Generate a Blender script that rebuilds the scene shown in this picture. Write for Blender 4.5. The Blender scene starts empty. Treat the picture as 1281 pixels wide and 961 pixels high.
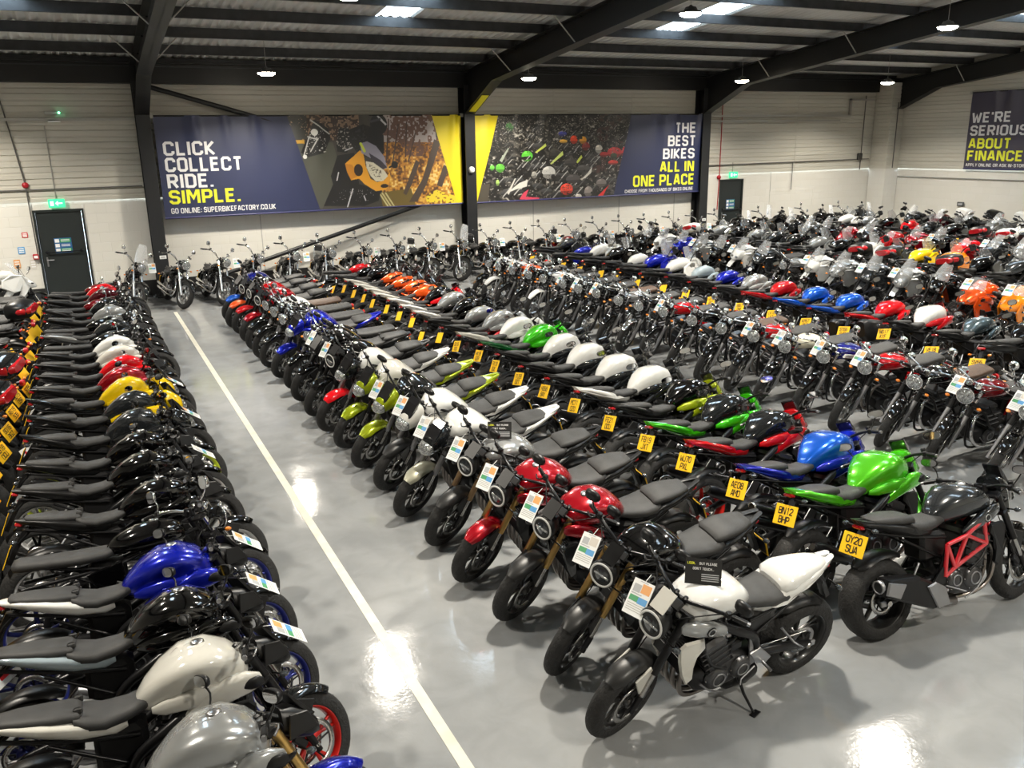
import bpy, math, random
from mathutils import Vector, Matrix, Euler
random.seed(7)
D = bpy.data
SC = bpy.context.scene
COL = SC.collection
PI = math.pi
sin, cos, rad = math.sin, math.cos, math.radians

# ------------------------------------------------------------------ materials
def lin(c):
    return tuple(((x / 12.92) if x <= .04045 else ((x + .055) / 1.055) ** 2.4) for x in c)
def hexc(h):
    return lin([int(h[i:i + 2], 16) / 255 for i in (0, 2, 4)])
MATS = {}
def mat(key, col=(.5, .5, .5), rough=.5, metal=0., coat=0., emis=None, estr=0., spec=None, trans=0., ior=None, coat_r=.05):
    m = D.materials.new(key)
    m.use_nodes = True
    b = m.node_tree.nodes['Principled BSDF']
    b.inputs['Base Color'].default_value = (*col, 1)
    b.inputs['Roughness'].default_value = rough
    b.inputs['Metallic'].default_value = metal
    b.inputs['Coat Weight'].default_value = coat
    b.inputs['Coat Roughness'].default_value = coat_r
    if spec is not None: b.inputs['Specular IOR Level'].default_value = spec
    if trans: b.inputs['Transmission Weight'].default_value = trans
    if ior: b.inputs['IOR'].default_value = ior
    if emis:
        b.inputs['Emission Color'].default_value = (*emis, 1)
        b.inputs['Emission Strength'].default_value = estr
    MATS[key] = m
    return m
def nodes(m):
    nt = m.node_tree
    return nt, nt.nodes, nt.links, nt.nodes['Principled BSDF']
def noise_tint(m, scale, lo, hi, rough_lo=None, rough_hi=None, bump=0., bscale=None, stretch=(1, 1, 1), detail=4):
    """break a plain surface up: base colour between lo and hi, optional roughness range and bump"""
    nt, N, L, b = nodes(m)
    tc = N.new('ShaderNodeTexCoord'); mp = N.new('ShaderNodeMapping'); mp.inputs['Scale'].default_value = stretch
    L.new(tc.outputs['Object'], mp.inputs['Vector'])
    n = N.new('ShaderNodeTexNoise'); n.inputs['Scale'].default_value = scale; n.inputs['Detail'].default_value = detail
    L.new(mp.outputs['Vector'], n.inputs['Vector'])
    r = N.new('ShaderNodeValToRGB')
    r.color_ramp.elements[0].color = (*lo, 1); r.color_ramp.elements[1].color = (*hi, 1)
    r.color_ramp.elements[0].position = .3; r.color_ramp.elements[1].position = .7
    L.new(n.outputs['Fac'], r.inputs['Fac']); L.new(r.outputs['Color'], b.inputs['Base Color'])
    if rough_lo is not None:
        q = N.new('ShaderNodeMapRange'); q.inputs['To Min'].default_value = rough_lo; q.inputs['To Max'].default_value = rough_hi
        L.new(n.outputs['Fac'], q.inputs['Value']); L.new(q.outputs['Result'], b.inputs['Roughness'])
    if bump:
        n2 = N.new('ShaderNodeTexNoise'); n2.inputs['Scale'].default_value = bscale or scale * 4
        L.new(tc.outputs['Object'], n2.inputs['Vector'])
        bp = N.new('ShaderNodeBump'); bp.inputs['Strength'].default_value = bump; bp.inputs['Distance'].default_value = .01
        L.new(n2.outputs['Fac'], bp.inputs['Height']); L.new(bp.outputs['Normal'], b.inputs['Normal'])
    return r

noise_tint(mat('tyre', rough=.75), 30, (.0055, .0055, .0055), (.014, .0135, .013), bump=.6, bscale=55)
noise_tint(mat('seat', rough=.55), 12, (.022, .022, .022), (.036, .0355, .035), bump=.25, bscale=300)
noise_tint(mat('brownseat', rough=.5), 12, (.06, .035, .022), (.09, .05, .03), bump=.2, bscale=200)
mat('plastic', (.007, .007, .0075), .36, spec=.35)
mat('satin', (.009, .009, .010), .28, .2, spec=.35)
mat('engine', (.04, .04, .042), .34, .7)
mat('cases', (.085, .085, .088), .30, .85)
mat('alloy', (.55, .55, .56), .28, 1.)
mat('dullalloy', (.32, .32, .33), .42, .9)
mat('chrome', (.85, .85, .86), .07, 1.)
mat('steel', (.45, .44, .43), .25, 1.)
mat('titan', (.30, .27, .25), .28, 1.)
mat('gold', (.62, .40, .14), .28, 1.)
mat('bronze', (.40, .27, .15), .32, .9)
noise_tint(mat('glass', rough=.12, metal=.75, coat=1., coat_r=.03), 45, (.16, .17, .18), (.78, .80, .80), bump=1., bscale=70)
mat('lensdark', (.03, .035, .04), .05, 0., coat=1.)
mat('lenswarm', (.75, .55, .12), .15, .3, coat=1.)
mat('ring', (.72, .72, .70), .35)
mat('mirror', (.75, .76, .78), .03, 1.)
mat('redlens', (.45, .01, .015), .15, coat=1.)
mat('amber', (.75, .22, .02), .2, coat=1.)
mat('plateyellow', hexc('f0bd1c'), .45)
mat('platewhite', (.75, .75, .75), .45)
mat('ink', (.01, .01, .01), .5)
mat('card', (.80, .81, .80), .4)
mat('cardgrey', (.42, .43, .44), .5)
mat('cardgreen', hexc('4f9c6a'), .4)
mat('cardblue', hexc('5b9bd0'), .4)
mat('cardorange', hexc('e2a263'), .4)
mat('cardblack', (.012, .012, .012), .45)
mat('textwhite', (.82, .82, .82), .5)
mat('textyellow', hexc('e8ec3a'), .5)
mat('labelred', hexc('c8141c'), .5)
mat('screen', (.62, .64, .66), .05, coat=1.).node_tree.nodes['Principled BSDF'].inputs['Alpha'].default_value = .32
mat('darkscreen', (.01, .01, .012), .05, coat=1.)
mat('whitebox', (.72, .72, .70), .35, coat=.4)
PAINTS = dict(
    black='070708', gloss='040405', grey='2c2f32', darkgrey='17191b', silver='9c9e9e', white='d6d6d3', pearl='c9c7bf', red='b20d14', darkred='6a0a12',
    bright='d4101a', blue='0a1caa', sky='0f5cd0', navy='131b70', green='3bbf12', lime='57c81e', darkgreen='0a4a1e', yellow='e8c310', acid='9fae1a',
    orange='ef5a14', amber='f08b1a', cream='d8d2ba', slate='46555c', satingrey='2c2c2c', champagne='a8a693', teal='2b5560', maroon='4a0d16',
    frostblue='8e9ba2', crimson='a8081c')
for k, h in PAINTS.items():
    metal = .55 if k in ('silver', 'green', 'lime', 'sky', 'acid', 'champagne', 'grey', 'satingrey', 'blue', 'orange', 'crimson', 'slate') else .0
    rough = .22 if metal else .12
    coat = 1.
    if k == 'satingrey': rough, coat = .38, .0
    if k == 'champagne': rough, coat = .35, .6
    mat('paint_' + k, hexc(h), rough, metal if metal == 0 else .45, coat=coat, coat_r=.035, spec=.5 if metal else .25)
for k, c in dict(rim_black=(.02, .02, .02), rim_red=(.62, .02, .015), rim_blue=(.02, .03, .22), rim_gold=(.5, .33, .12), rim_acid=(.55, .65, .05), rim_white=(.6, .6, .6), rim_silver=(.5, .5, .5)).items():
    mat(k, c, .3, .3 if k != 'rim_silver' else .9, coat=.5)
mat('trellis_red', (.55, .02, .03), .3, .0, coat=1.)

# ------------------------------------------------------------------ mesh collector
class G:
    def __init__(s): s.v = []; s.f = []; s.m = []; s.s = []
    def add(s, vs, fs, m, sm=True):
        o = len(s.v); s.v += vs
        s.f += [[i + o for i in f] for f in fs]; s.m += [m] * len(fs); s.s += [sm] * len(fs)
    def ext(s, g, M=None):
        o = len(s.v)
        s.v += [tuple(M @ Vector(v)) for v in g.v] if M else g.v
        s.f += [[i + o for i in f] for f in g.f]; s.m += g.m; s.s += g.s
        return s
    def mir(s):
        o = len(s.v); n = len(s.f)
        s.v += [(x, -y, z) for x, y, z in s.v]
        s.f += [[i + o for i in reversed(f)] for f in s.f[:n]]; s.m += s.m[:n]; s.s += s.s[:n]
        return s
    def mesh(s, name, sub={}):
        me = D.meshes.new(name); me.from_pydata(s.v, [], s.f)
        keys = []
        idx = []
        for k in s.m:
            k = sub.get(k, k)
            if k not in keys: keys.append(k)
            idx.append(keys.index(k))
        for k in keys: me.materials.append(MATS[k])
        me.polygons.foreach_set('material_index', idx)
        me.polygons.foreach_set('use_smooth', s.s)
        me.update()
        return me

def rings(g, R, m, closed=True, cap=True, sm=True, loop=False):
    n = len(R[0]); vs = [p for r in R for p in r]; fs = []
    k = len(R)
    for i in range(k if loop else k - 1):
        a, b = i * n, ((i + 1) % k) * n
        for j in range(n if closed else n - 1):
            j2 = (j + 1) % n
            fs.append([a + j, a + j2, b + j2, b + j])
    g.add(vs, fs, m, sm)
    if cap and closed and not loop:
        g.add(list(R[0]), [list(range(n))[::-1]], m, sm); g.add(list(R[-1]), [list(range(n))], m, sm)

def spath(pts, k=4):
    P = [Vector(p) for p in pts]; out = []
    for i in range(len(P) - 1):
        a = P[max(i - 1, 0)]; b = P[i]; c = P[i + 1]; d = P[min(i + 2, len(P) - 1)]
        for j in range(k):
            t = j / k
            out.append(.5 * ((2 * b) + (c - a) * t + (2 * a - 5 * b + 4 * c - d) * t * t + (3 * b - a - 3 * c + d) * t ** 3))
    out.append(P[-1])
    return out

def tube(g, pts, r, m, n=8, k=0, cap=True, flat=1.):
    P = spath(pts, k) if k else [Vector(p) for p in pts]
    rs = r if isinstance(r, (list, tuple)) else None
    R = []; up = None
    for i, p in enumerate(P):
        t = (P[min(i + 1, len(P) - 1)] - P[max(i - 1, 0)])
        t = t.normalized() if t.length > 1e-9 else Vector((1, 0, 0))
        if up is None:
            up = Vector((0, 1, 0)) if abs(t.y) < .9 else Vector((0, 0, 1))
        a = (up - t * up.dot(t)).normalized(); b = t.cross(a); up = a
        if rs:
            q = i / (len(P) - 1) * (len(rs) - 1); j = min(int(q), len(rs) - 2); rr = rs[j] + (rs[j + 1] - rs[j]) * (q - j)
        else: rr = r
        R.append([tuple(p + (a * cos(2 * PI * j / n) * rr) + (b * sin(2 * PI * j / n) * rr * flat)) for j in range(n)])
    rings(g, R, m, cap=cap)

def loft(g, secs, m, n=20, p=2.5, y=0., cap=True):
    R = []
    for sct in secs:
        x, z, hw, hh = sct[:4]; k = sct[4] if len(sct) > 4 else 0; yy = sct[5] if len(sct) > 5 else y
        ring = []
        for j in range(n):
            t = 2 * PI * j / n; c, s_ = cos(t), sin(t)
            c = math.copysign(abs(c) ** (2 / p), c); s_ = math.copysign(abs(s_) ** (2 / p), s_)
            ring.append((x, yy + hw * c * (1 + k * s_), z + hh * s_))
        R.append(ring)
    if R[0][0][0] > R[-1][0][0]: R = R[::-1]
    rings(g, R, m, cap=cap)

def prism(g, poly, y0, y1, m, bev=.008, yf=None, sm=False, cx=None):
    """poly: (x, z) outline, extruded across y; yf(x, z) bends it sideways"""
    cxm = sum(p[0] for p in poly) / len(poly); czm = sum(p[1] for p in poly) / len(poly)
    def ring(y, inset):
        o = []
        for x, z in poly:
            d = math.hypot(x - cxm, z - czm) or 1
            q = 1 - inset / d
            X, Z = cxm + (x - cxm) * q, czm + (z - czm) * q
            o.append((X, y + (yf(X, Z) if yf else 0), Z))
        return o
    R = [ring(y0, bev), ring(y0 + bev * (1 if y1 > y0 else -1), 0), ring(y1 - bev * (1 if y1 > y0 else -1), 0), ring(y1, bev)]
    rings(g, R, m, sm=sm)

def lathe(g, prof, c, m, n=24, axis='Y', loop=False, sz=1.):
    R = []
    for r, h in prof:
        ring = []
        for j in range(n):
            t = 2 * PI * j / n
            if axis == 'Y': ring.append((c[0] + r * cos(t), c[1] + h, c[2] + r * sin(t)))
            elif axis == 'X': ring.append((c[0] + h, c[1] + r * cos(t), c[2] + r * sin(t) * sz))
            else: ring.append((c[0] + r * cos(t), c[1] + r * sin(t), c[2] + h))
        R.append(ring)
    rings(g, R, m, loop=loop, cap=not loop)

def cbox(g, c, size, m, bev=.01, rot=(0, 0, 0), sm=False):
    hx, hy, hz = [a / 2 for a in size]; bev = min(bev, hx * .9, hy * .9, hz * .9)
    M = Euler(rot).to_matrix(); c = Vector(c)
    def ring(z, ix, iy):
        a, b = hx - ix, hy - iy
        return [tuple(c + M @ Vector(p)) for p in ((a, b - bev, z), (a - bev, b, z), (-a + bev, b, z), (-a, b - bev, z), (-a, -b + bev, z), (-a + bev, -b, z), (a - bev, -b, z), (a, -b + bev, z))]
    rings(g, [ring(-hz, bev, bev), ring(-hz + bev, 0, 0), ring(hz - bev, 0, 0), ring(hz, bev, bev)], m, sm=sm)

def shell(g, c, R, a0, a1, w, m, n=14, k=7, drop=.03, th=.006, w1=None, taper=True, y=0):
    """arched mudguard about the axle c = (x, z); angles in degrees, 0 = forward, 90 = up"""
    for off in (0, th):
        V = []
        for i in range(n + 1):
            q = i / n; a = rad(a0 + (a1 - a0) * q)
            ww = (w + ((w1 or w) - w) * q) * (min(1, .55 + 3.5 * min(q, 1 - q)) if taper else 1)
            row = []
            for j in range(k):
                u = -1 + 2 * j / (k - 1)
                rr = R - off - drop * (u * u) ** 1.3
                row.append((c[0] + rr * cos(a), y + ww * sin(u * PI / 2 * .92) / sin(PI / 2 * .92), c[1] + rr * sin(a)))
            V.append(row)
        if off: V = V[::-1]
        rings(g, V, m, closed=False, cap=False)

def sph(g, c, r, m, n=12, k=6, s=(1, 1, 1)):
    R = []
    for i in range(k + 1):
        a = -PI / 2 + PI * i / k; a = max(min(a, PI / 2 - .06), -PI / 2 + .06)
        R.append([(c[0] + r * s[0] * cos(a) * cos(2 * PI * j / n), c[1] + r * s[1] * cos(a) * sin(2 * PI * j / n), c[2] + r * s[2] * sin(a)) for j in range(n)])
    rings(g, R, m)

# ------------------------------------------------------------------ motorcycle anatomy (x forward, z up, y to its left; origin on the ground mid-wheelbase)
def wheel(x, R, tw, rimR, style, front, q=1.):
    n = int(40 * q)
    ty = G(); rw = tw * .42
    prof = []
    for i in range(9):
        t = -PI / 2 + PI * i / 8
        prof.append((rimR + .006 + (R - rimR - .006) * (cos(t) ** .75 if abs(i - 4) < 4 else 0), tw * .5 * sin(t) * (.86 if i in (0, 8) else 1)))
    prof += [(rimR - .004, rw), (rimR - .004, -rw)]
    lathe(ty, prof, (x, 0, R), 'tyre', n, loop=True)
    # tread cuts: shallow raised shoulder blocks so the tyre does not read as a smooth ring
    if q >= 1:
        for i in range(28):
            a = 2 * PI * i / 28
            for sd in (-1, 1):
                b = a + (.06 if sd > 0 else 0)
                P = []
                for (u, da) in ((.10, 0), (.62, .13), (.62, .165), (.10, .035)):
                    t = u * PI / 2
                    rr = rimR + (R - rimR) * (cos(t) ** .75) + .0022
                    P.append((x + rr * cos(b + da), sd * tw * .5 * sin(t), R + rr * sin(b + da)))
                ty.add(P, [[0, 1, 2, 3] if sd > 0 else [3, 2, 1, 0]], 'ink', False)
    g = G()
    lathe(g, [(rimR, -rw), (rimR, rw), (rimR - .012, rw - .008), (rimR - .022, rw * .4), (rimR - .022, -rw * .4), (rimR - .012, -rw + .008)], (x, 0, R), 'RIM', n, loop=True)
    lathe(g, [(.012, -.075), (.035, -.07), (.04, -.03), (.04, .03), (.035, .07), (.012, .075)], (x, 0, R), 'RIM' if style != 'wire' else 'alloy', 14)
    if style == 'wire':
        ns = 32 if q >= 1 else 16
        for i in range(ns):
            a = 2 * PI * i / ns; sd = 1 if i % 2 else -1; b = a + .25 * (1 if (i // 2) % 2 else -1)
            tube(g, [(x + .035 * cos(b), sd * .05, R + .035 * sin(b)), (x + (rimR - .018) * cos(a), 0, R + (rimR - .018) * sin(a))], .0022 if q >= 1 else .003, 'chrome', 4, cap=False)
    else:
        ns = 5 if style in ('Y', '5') else 7
        for i in range(ns):
            a = 2 * PI * i / ns + .3
            for da in ((-.16, .16) if style == 'Y' else (0,)):
                tube(g, [(x + .03 * cos(a), 0, R + .03 * sin(a)), (x + .11 * cos(a + da * .5), 0, R + .11 * sin(a + da * .5)), (x + (rimR - .015) * cos(a + da), 0, R + (rimR - .015) * sin(a + da))],
                     [.017, .013, .011] if style == 'Y' else [.024, .019, .015], 'RIM', 6, cap=False)
    d = G()
    rd = .148 if front else .11
    for sd in ((-1, 1) if front else (-1,)):
        yy = sd * .065
        lathe(d, [(rd, yy - .0025), (rd, yy + .0025), (rd - .035, yy + .0025), (rd - .035, yy - .0025)], (x, 0, R), 'steel', max(16, int(28 * q)), loop=True)
        for i in range(5):
            a = 2 * PI * i / 5
            tube(d, [(x + .045 * cos(a), yy * .9, R + .045 * sin(a)), (x + (rd - .03) * cos(a + .2), yy, R + (rd - .03) * sin(a + .2))], .006, 'satin', 5, cap=False)
    if not front:
        lathe(d, [(.105, .068), (.105, .074), (.07, .076), (.07, .066)], (x, 0, R), 'dullalloy', 24, loop=True)
        for i in range(5):
            a = 2 * PI * i / 5
            tube(d, [(x + .03 * cos(a), .07, R + .03 * sin(a)), (x + .08 * cos(a), .071, R + .08 * sin(a))], .009, 'satin', 5, cap=False)
    return ty, g, d

KINDS = dict(
    neo=dict(tank='neo', seat='split', tail='split', front='ring', ex='low', rim='Y', fork='usd', bars='wide', mirror='oval'),
    mt=dict(tank='mt', seat='mt', tail='mt', front='angular', ex='low', rim='Y', fork='usd', bars='wide', mirror='blade'),
    zed=dict(tank='zed', seat='split', tail='kick', front='cowl', ex='side', rim='5', fork='usd', bars='wide', mirror='blade'),
    h2=dict(tank='neo', seat='split', tail='h2', front='cowl', ex='h2', rim='5', fork='usd', bars='wide', mirror='blade', frame='trellis', tw=.21),
    retro=dict(tank='retro', seat='bench', tail='retro', front='round', ex='twinlong', rim='5', fork='tele', bars='wide', mirror='round', eng='twin', rf=.315, rr=.305, tw=.15, twf=.105),
    scram=dict(tank='retro', seat='ribbed', tail='retro', front='round', ex='side', rim='wire', fork='tele', bars='wide', mirror='round', eng='twin', rf=.32, rr=.31, tw=.15, twf=.11),
    cruiser=dict(tank='cruiser', seat='cruiser', tail='cruiser', front='round', ex='twinlong', rim='7', fork='chrome', bars='high', mirror='round', eng='vee', wb=1.58, rake=31, rf=.335, rr=.31, tw=.18, twf=.10),
    adv=dict(tank='adv', seat='bench', tail='rack', front='adv', ex='side', rim='wire', fork='usd', bars='upright', mirror='blade', rf=.335, rr=.325, tw=.155, twf=.115, wb=1.52, lift=.06),
    sport=dict(tank='zed', seat='split', tail='kick', front='sport', ex='side', rim='Y', fork='usd', bars='clip', mirror='fair'),
    tour=dict(tank='adv', seat='bench', tail='rack', front='sport', ex='side', rim='5', fork='usd', bars='upright', mirror='fair', wb=1.5, box=1),
    duke=dict(tank='duke', seat='mt', tail='kick', front='duke', ex='low', rim='5', fork='usd', bars='upright', mirror='oval', frame='trellis'),
)

class Part:
    def __init__(s, name, g, steer=False, kids=(), label=None, mid=None, far=None):
        s.name, s.g, s.steer, s.kids, s.label = name, g, steer, list(kids), label
        s.mid, s.far = mid or name, far or mid or name     # which part this one is counted in on bikes further off

def build_kind(kind, q=1., opts=()):
    K = KINDS[kind]
    wb = K.get('wb', 1.44); rf = K.get('rf', .30); rr = K.get('rr', .312); tw = K.get('tw', .18); twf = K.get('twf', .12)
    xf, xr = wb / 2, -wb / 2; rake = rad(K.get('rake', 25)); dz = K.get('lift', 0.)
    ax = Vector((-sin(rake), 0, cos(rake)))
    rimf = .215 if rf < .31 else (.225 if K['rim'] != 'wire' else .24); rimr = .215 if tw > .16 else .222
    parts = []
    nq = 8 if q >= 1 else 6
    def P(*a, **k): parts.append(Part(*a, **k)); return parts[-1]
    A = Vector((xf, 0, rf))
    def fk(L, fwd=0., y=0.):           # point along the fork
        p = A + ax * L; return (p.x + fwd * cos(rake), y, p.z + fwd * sin(rake))
    ty, rg, dg = wheel(xf, rf, twf, rimf, K['rim'], True, q)
    P('front_wheel', rg, True, [Part('tyre', ty, True), Part('brake_disc', dg, True)])
    ty, rg, dg = wheel(xr, rr, tw, rimr, K['rim'], False, q)
    P('rear_wheel', rg, False, [Part('tyre', ty), Part('sprocket', dg)])
    # ---- fork
    g = G(); FL = .70 if kind != 'cruiser' else .80
    for sd in (-1, 1):
        y = sd * (.10 if kind != 'cruiser' else .105)
        if K['fork'] == 'usd':
            tube(g, [fk(.26, 0, y), fk(FL, 0, y)], .027, 'FORK', 12)
            tube(g, [fk(.02, 0, y), fk(.28, 0, y)], .019, 'steel', 10)
            tube(g, [fk(-.04, 0, y), fk(.09, 0, y)], [.02, .026, .024], 'satin', 8)
        else:
            tube(g, [fk(-.03, 0, y), fk(.38, 0, y)], .027, 'alloy' if K['fork'] == 'chrome' else 'dullalloy', 10)
            tube(g, [fk(.36, 0, y), fk(FL, 0, y)], .020, 'chrome', 10)
            if K['fork'] == 'tele':
                tube(g, [fk(.38, 0, y), fk(.55, 0, y)], .030, 'plastic', 10)
        cbox(g, fk(.09, -.055, sd * .085), (.05, .035, .10), 'satin', .008, (0, -rake - .3, 0))       # caliper
        tube(g, [fk(.10, -.03, y), fk(.3, -.04, y * .8), fk(.6, .0, y * .4)], .004, 'plastic', 5, k=3, cap=False)
    tube(g, [(xf, -.12, rf), (xf, .12, rf)], .012, 'steel', 8)
    for L in (FL - .17, FL - .01):
        c = fk(L, -.02); cbox(g, c, (.075, .27, .03), 'satin', .01, (0, -rake, 0))
    tube(g, [fk(FL - .2, -.04), fk(FL + .02, -.04)], .024, 'satin', 10)
    P('front_fork', g, True)
    # ---- front mudguard
    g = G()
    if K['front'] in ('duke',):
        pass
    if kind == 'cruiser':
        shell(g, (xf, rf), rf + .035, 20, 165, .075, 'P', 16, drop=.035, taper=True)
    elif kind == 'retro' or kind == 'scram':
        shell(g, (xf, rf), rf + .03, 40, 150, .06, 'F', 14, drop=.03)
        for sd in (-1, 1): tube(g, [(xf + .02, sd * .095, rf + .02), (xf - .05, sd * .07, rf + rf)], .006, 'F', 6)
    else:
        shell(g, (xf, rf), rf + .032, 52, 158, .078, 'F', 14, drop=.042)
        for sd in (-1, 1):
            prism(g, [(xf - .02, rf + .10), (xf + .05, rf + .25), (xf - .08, rf + .30), (xf - .15, rf + .20), (xf - .09, rf + .03)], sd * .082, sd * .096, 'F2', .006)
    P('front_fender', g, True)
    # ---- bars
    g = G(); lv = []
    bt = fk(FL + .02, -.03); bx, bz = bt[0], bt[2]
    if K['bars'] == 'wide': pts = [(0, .0, .035), (.0, .05, .04), (-.03, .17, .07), (-.09, .29, .075), (-.14, .375, .06)]
    elif K['bars'] == 'upright': pts = [(0, 0, .06), (-.01, .06, .08), (-.04, .17, .16), (-.10, .30, .17), (-.16, .40, .15)]
    elif K['bars'] == 'high': pts = [(0, 0, .03), (-.02, .10, .04), (-.05, .17, .13), (-.17, .27, .17), (-.30, .39, .14)]
    else: pts = [(.0, .11, -.02), (.0, .15, -.01), (-.03, .22, -.02), (-.08, .30, -.04), (-.11, .35, -.05)]
    bp = [(bx + a, b, bz + c) for a, b, c in pts]
    barm = 'chrome' if kind in ('cruiser', 'retro', 'scram') else 'BAR'
    for sd in (-1, 1):
        pp = [(a, sd * b, c) for a, b, c in bp]
        tube(g, pp, .0125, barm, nq, k=4)
        e = Vector(pp[-1]); f = Vector(pp[-2]); d = (e - f).normalized()
        # switch gear, lever, reservoir
        cbox(g, tuple(f + d * (-.005)), (.045, .04, .045), 'plastic', .008)
        tube(g, [tuple(f + Vector((.02, 0, -.005))), tuple(f + Vector((.055, sd * .03, -.01))), tuple(e + Vector((.05, 0, -.015)))], [.008, .006, .006], 'steel' if kind != 'neo' else 'satin', 6, k=3)
        tube(g, [tuple(f + Vector((.02, -sd * .03, 0))), tuple((bx + .10, sd * .08, bz - .03)), tuple((bx - .0, sd * .03, bz - .18))], .0045, 'plastic', 5, k=4, cap=False)
        if sd < 0: lathe(g, [(.016, 0), (.02, .005), (.02, .03), (.012, .034)], (f.x + .03, f.y + .02, f.z + .015), 'satin', 10, 'Z')
    if K['bars'] != 'clip':
        for sd in (-1, 1): cbox(g, (bx, sd * .035, bz + .03), (.04, .03, .07), 'satin', .008)
    gr = []
    for sd in (-1, 1):
        pp = [(a, sd * b, c) for a, b, c in bp]; e = Vector(pp[-1]); f = Vector(pp[-2]); d = (e - f).normalized()
        h = G(); tube(h, [tuple(f + d * .03), tuple(e + d * .01)], .0175, 'plastic', 10); tube(h, [tuple(e + d * .01), tuple(e + d * .03)], .014, 'dullalloy', 8)
        gr.append(Part('grip', h, True))
    ing = G()
    if kind in ('retro', 'scram', 'cruiser'):
        for yy in ((-.05, .05) if kind != 'cruiser' else (0,)):
            lathe(ing, [(.01, -.03), (.038, -.03), (.042, .0), (.042, .012), (.034, .018)], (bx + .09, yy, bz + .05), 'chrome', 14, 'X')
            lathe(ing, [(.034, 0), (.002, .002)], (bx + .05, yy, bz + .055), 'cardblack', 12, 'X')
    else:
        cbox(ing, (bx + .07, 0, bz + .03), (.025, .13, .075), 'plastic', .01, (0, -1.1, 0))
        cbox(ing, (bx + .064, 0, bz + .041), (.010, .11, .055), 'lensdark', .004, (0, -1.1, 0))
    P('handlebar', g, True, gr)
    P('instrument', ing, True, mid='handlebar')
    for sd in (-1, 1):
        g = G(); gl = G(); st = K['mirror']
        f = Vector((bp[-2][0], sd * bp[-2][1], bp[-2][2]))
        if st == 'fair': f = Vector((.52, sd * .17, .98)); hd = f + Vector((.0, sd * .15, .08))
        else: hd = f + Vector((.02, sd * .08, .13 if K['bars'] != 'clip' else .09))
        tube(g, [tuple(f), tuple(f + (hd - f) * .5 + Vector((.03, 0, .01))), tuple(hd)], .0055, 'chrome' if kind in ('retro', 'cruiser', 'scram') else 'plastic', 6, k=3)
        w, h_ = {'oval': (.062, .042), 'blade': (.075, .034), 'round': (.05, .05), 'fair': (.075, .042)}[st]
        def el(xo, s, n=16, pw=2.6): return [(hd.x + xo, hd.y + math.copysign(abs(cos(2 * PI * j / n)) ** (2 / pw), cos(2 * PI * j / n)) * w * s, hd.z + .01 + math.copysign(abs(sin(2 * PI * j / n)) ** (2 / pw), sin(2 * PI * j / n)) * h_ * s) for j in range(n)]
        rings(g, [el(.03, .45), el(.022, .85), el(.0, 1.0), el(-.006, .96)], 'chrome' if (kind in ('retro', 'scram', 'cruiser')) else 'plastic')
        gl.add(el(-.008, .88), [list(range(16))], 'mirror', False)
        P('mirror', g, True, [Part('mirror_glass', gl, True)], far='handlebar')
    # ---- lights and nose
    hx, hz = fk(FL - .13, .16)[0], fk(FL - .13, .16)[2]
    fr = K['front']; g = G(); ln = G()
    if fr == 'ring':
        lathe(g, [(.03, -.11), (.075, -.10), (.092, -.04), (.096, 0), (.09, .012)], (hx, 0, hz), 'plastic', 26, 'X', sz=1.12)
        lathe(ln, [(.090, .004), (.088, .016), (.076, .018), (.072, .008)], (hx, 0, hz), 'ring', 28, 'X', loop=True, sz=1.12)
        lathe(ln, [(.074, .0), (.05, .012), (.002, .016)], (hx, 0, hz), 'lensdark', 24, 'X', sz=1.12)
        cbox(ln, (hx + .014, 0, hz), (.01, .115, .022), 'glass', .004)
        cbox(g, (hx - .075, 0, hz + .10), (.06, .12, .05), 'plastic', .015, (0, -.35, 0))
        prism(g, [(hx + .0, hz + .112), (hx - .10, hz + .215), (hx - .106, hz + .209), (hx - .008, hz + .106)], -.052, .052, 'F2', .002)
    elif fr == 'round':
        r0 = .092 if kind != 'cruiser' else .10
        lathe(g, [(.01, -.13), (.05, -.12), (r0 * .92, -.05), (r0, -.005)], (hx, 0, hz), 'HB', 24, 'X')
        lathe(g, [(r0 + .002, -.008), (r0 + .004, .006), (r0 - .006, .014), (r0 - .012, .006)], (hx, 0, hz), 'chrome', 26, 'X', loop=True)
        lathe(ln, [(r0 - .008, .004), (r0 * .7, .018), (r0 * .3, .026), (.002, .028)], (hx, 0, hz), 'glass', 24, 'X')
        for sd in (-1, 1): tube(g, [(hx - .05, sd * r0 * .9, hz), (hx - .08, sd * .115, hz)], .011, 'satin', 6)
    elif fr == 'angular':
        loft(g, [(hx + .075, hz - .05, .03, .02), (hx + .06, hz - .035, .075, .045, -.1), (hx + .01, hz - .01, .09, .075, -.2), (hx - .06, hz + .02, .085, .085, -.2), (hx - .12, hz + .04, .06, .07)], 'plastic', 16, 3.2)
        for sd in (-1, 1): cbox(ln, (hx + .062, sd * .045, hz - .03), (.02, .04, .026), 'glass', .006, (0, 0, sd * .4))
        prism(g, [(hx + .06, hz + .02), (hx + .0, hz + .09), (hx - .07, hz + .17), (hx - .075, hz + .16), (hx - .02, hz + .075), (hx + .04, hz + .01)], -.06, .06, 'F2', .004)
        for sd in (-1, 1):
            prism(g, [(hx + .05, hz - .03), (hx + .0, hz + .06), (hx - .10, hz + .07), (hx - .12, hz - .05)], sd * .088, sd * .10, 'F2', .006)
    elif fr in ('cowl', 'duke'):
        loft(g, [(hx + .11, hz - .045, .02, .02), (hx + .095, hz - .03, .05, .045), (hx + .05, hz, .085, .085, -.1), (hx - .02, hz + .03, .105, .11, -.15), (hx - .09, hz + .06, .115, .11, -.15), (hx - .13, hz + .07, .10, .09)], 'F2' if fr == 'duke' else 'P2', 18, 2.8)
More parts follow.
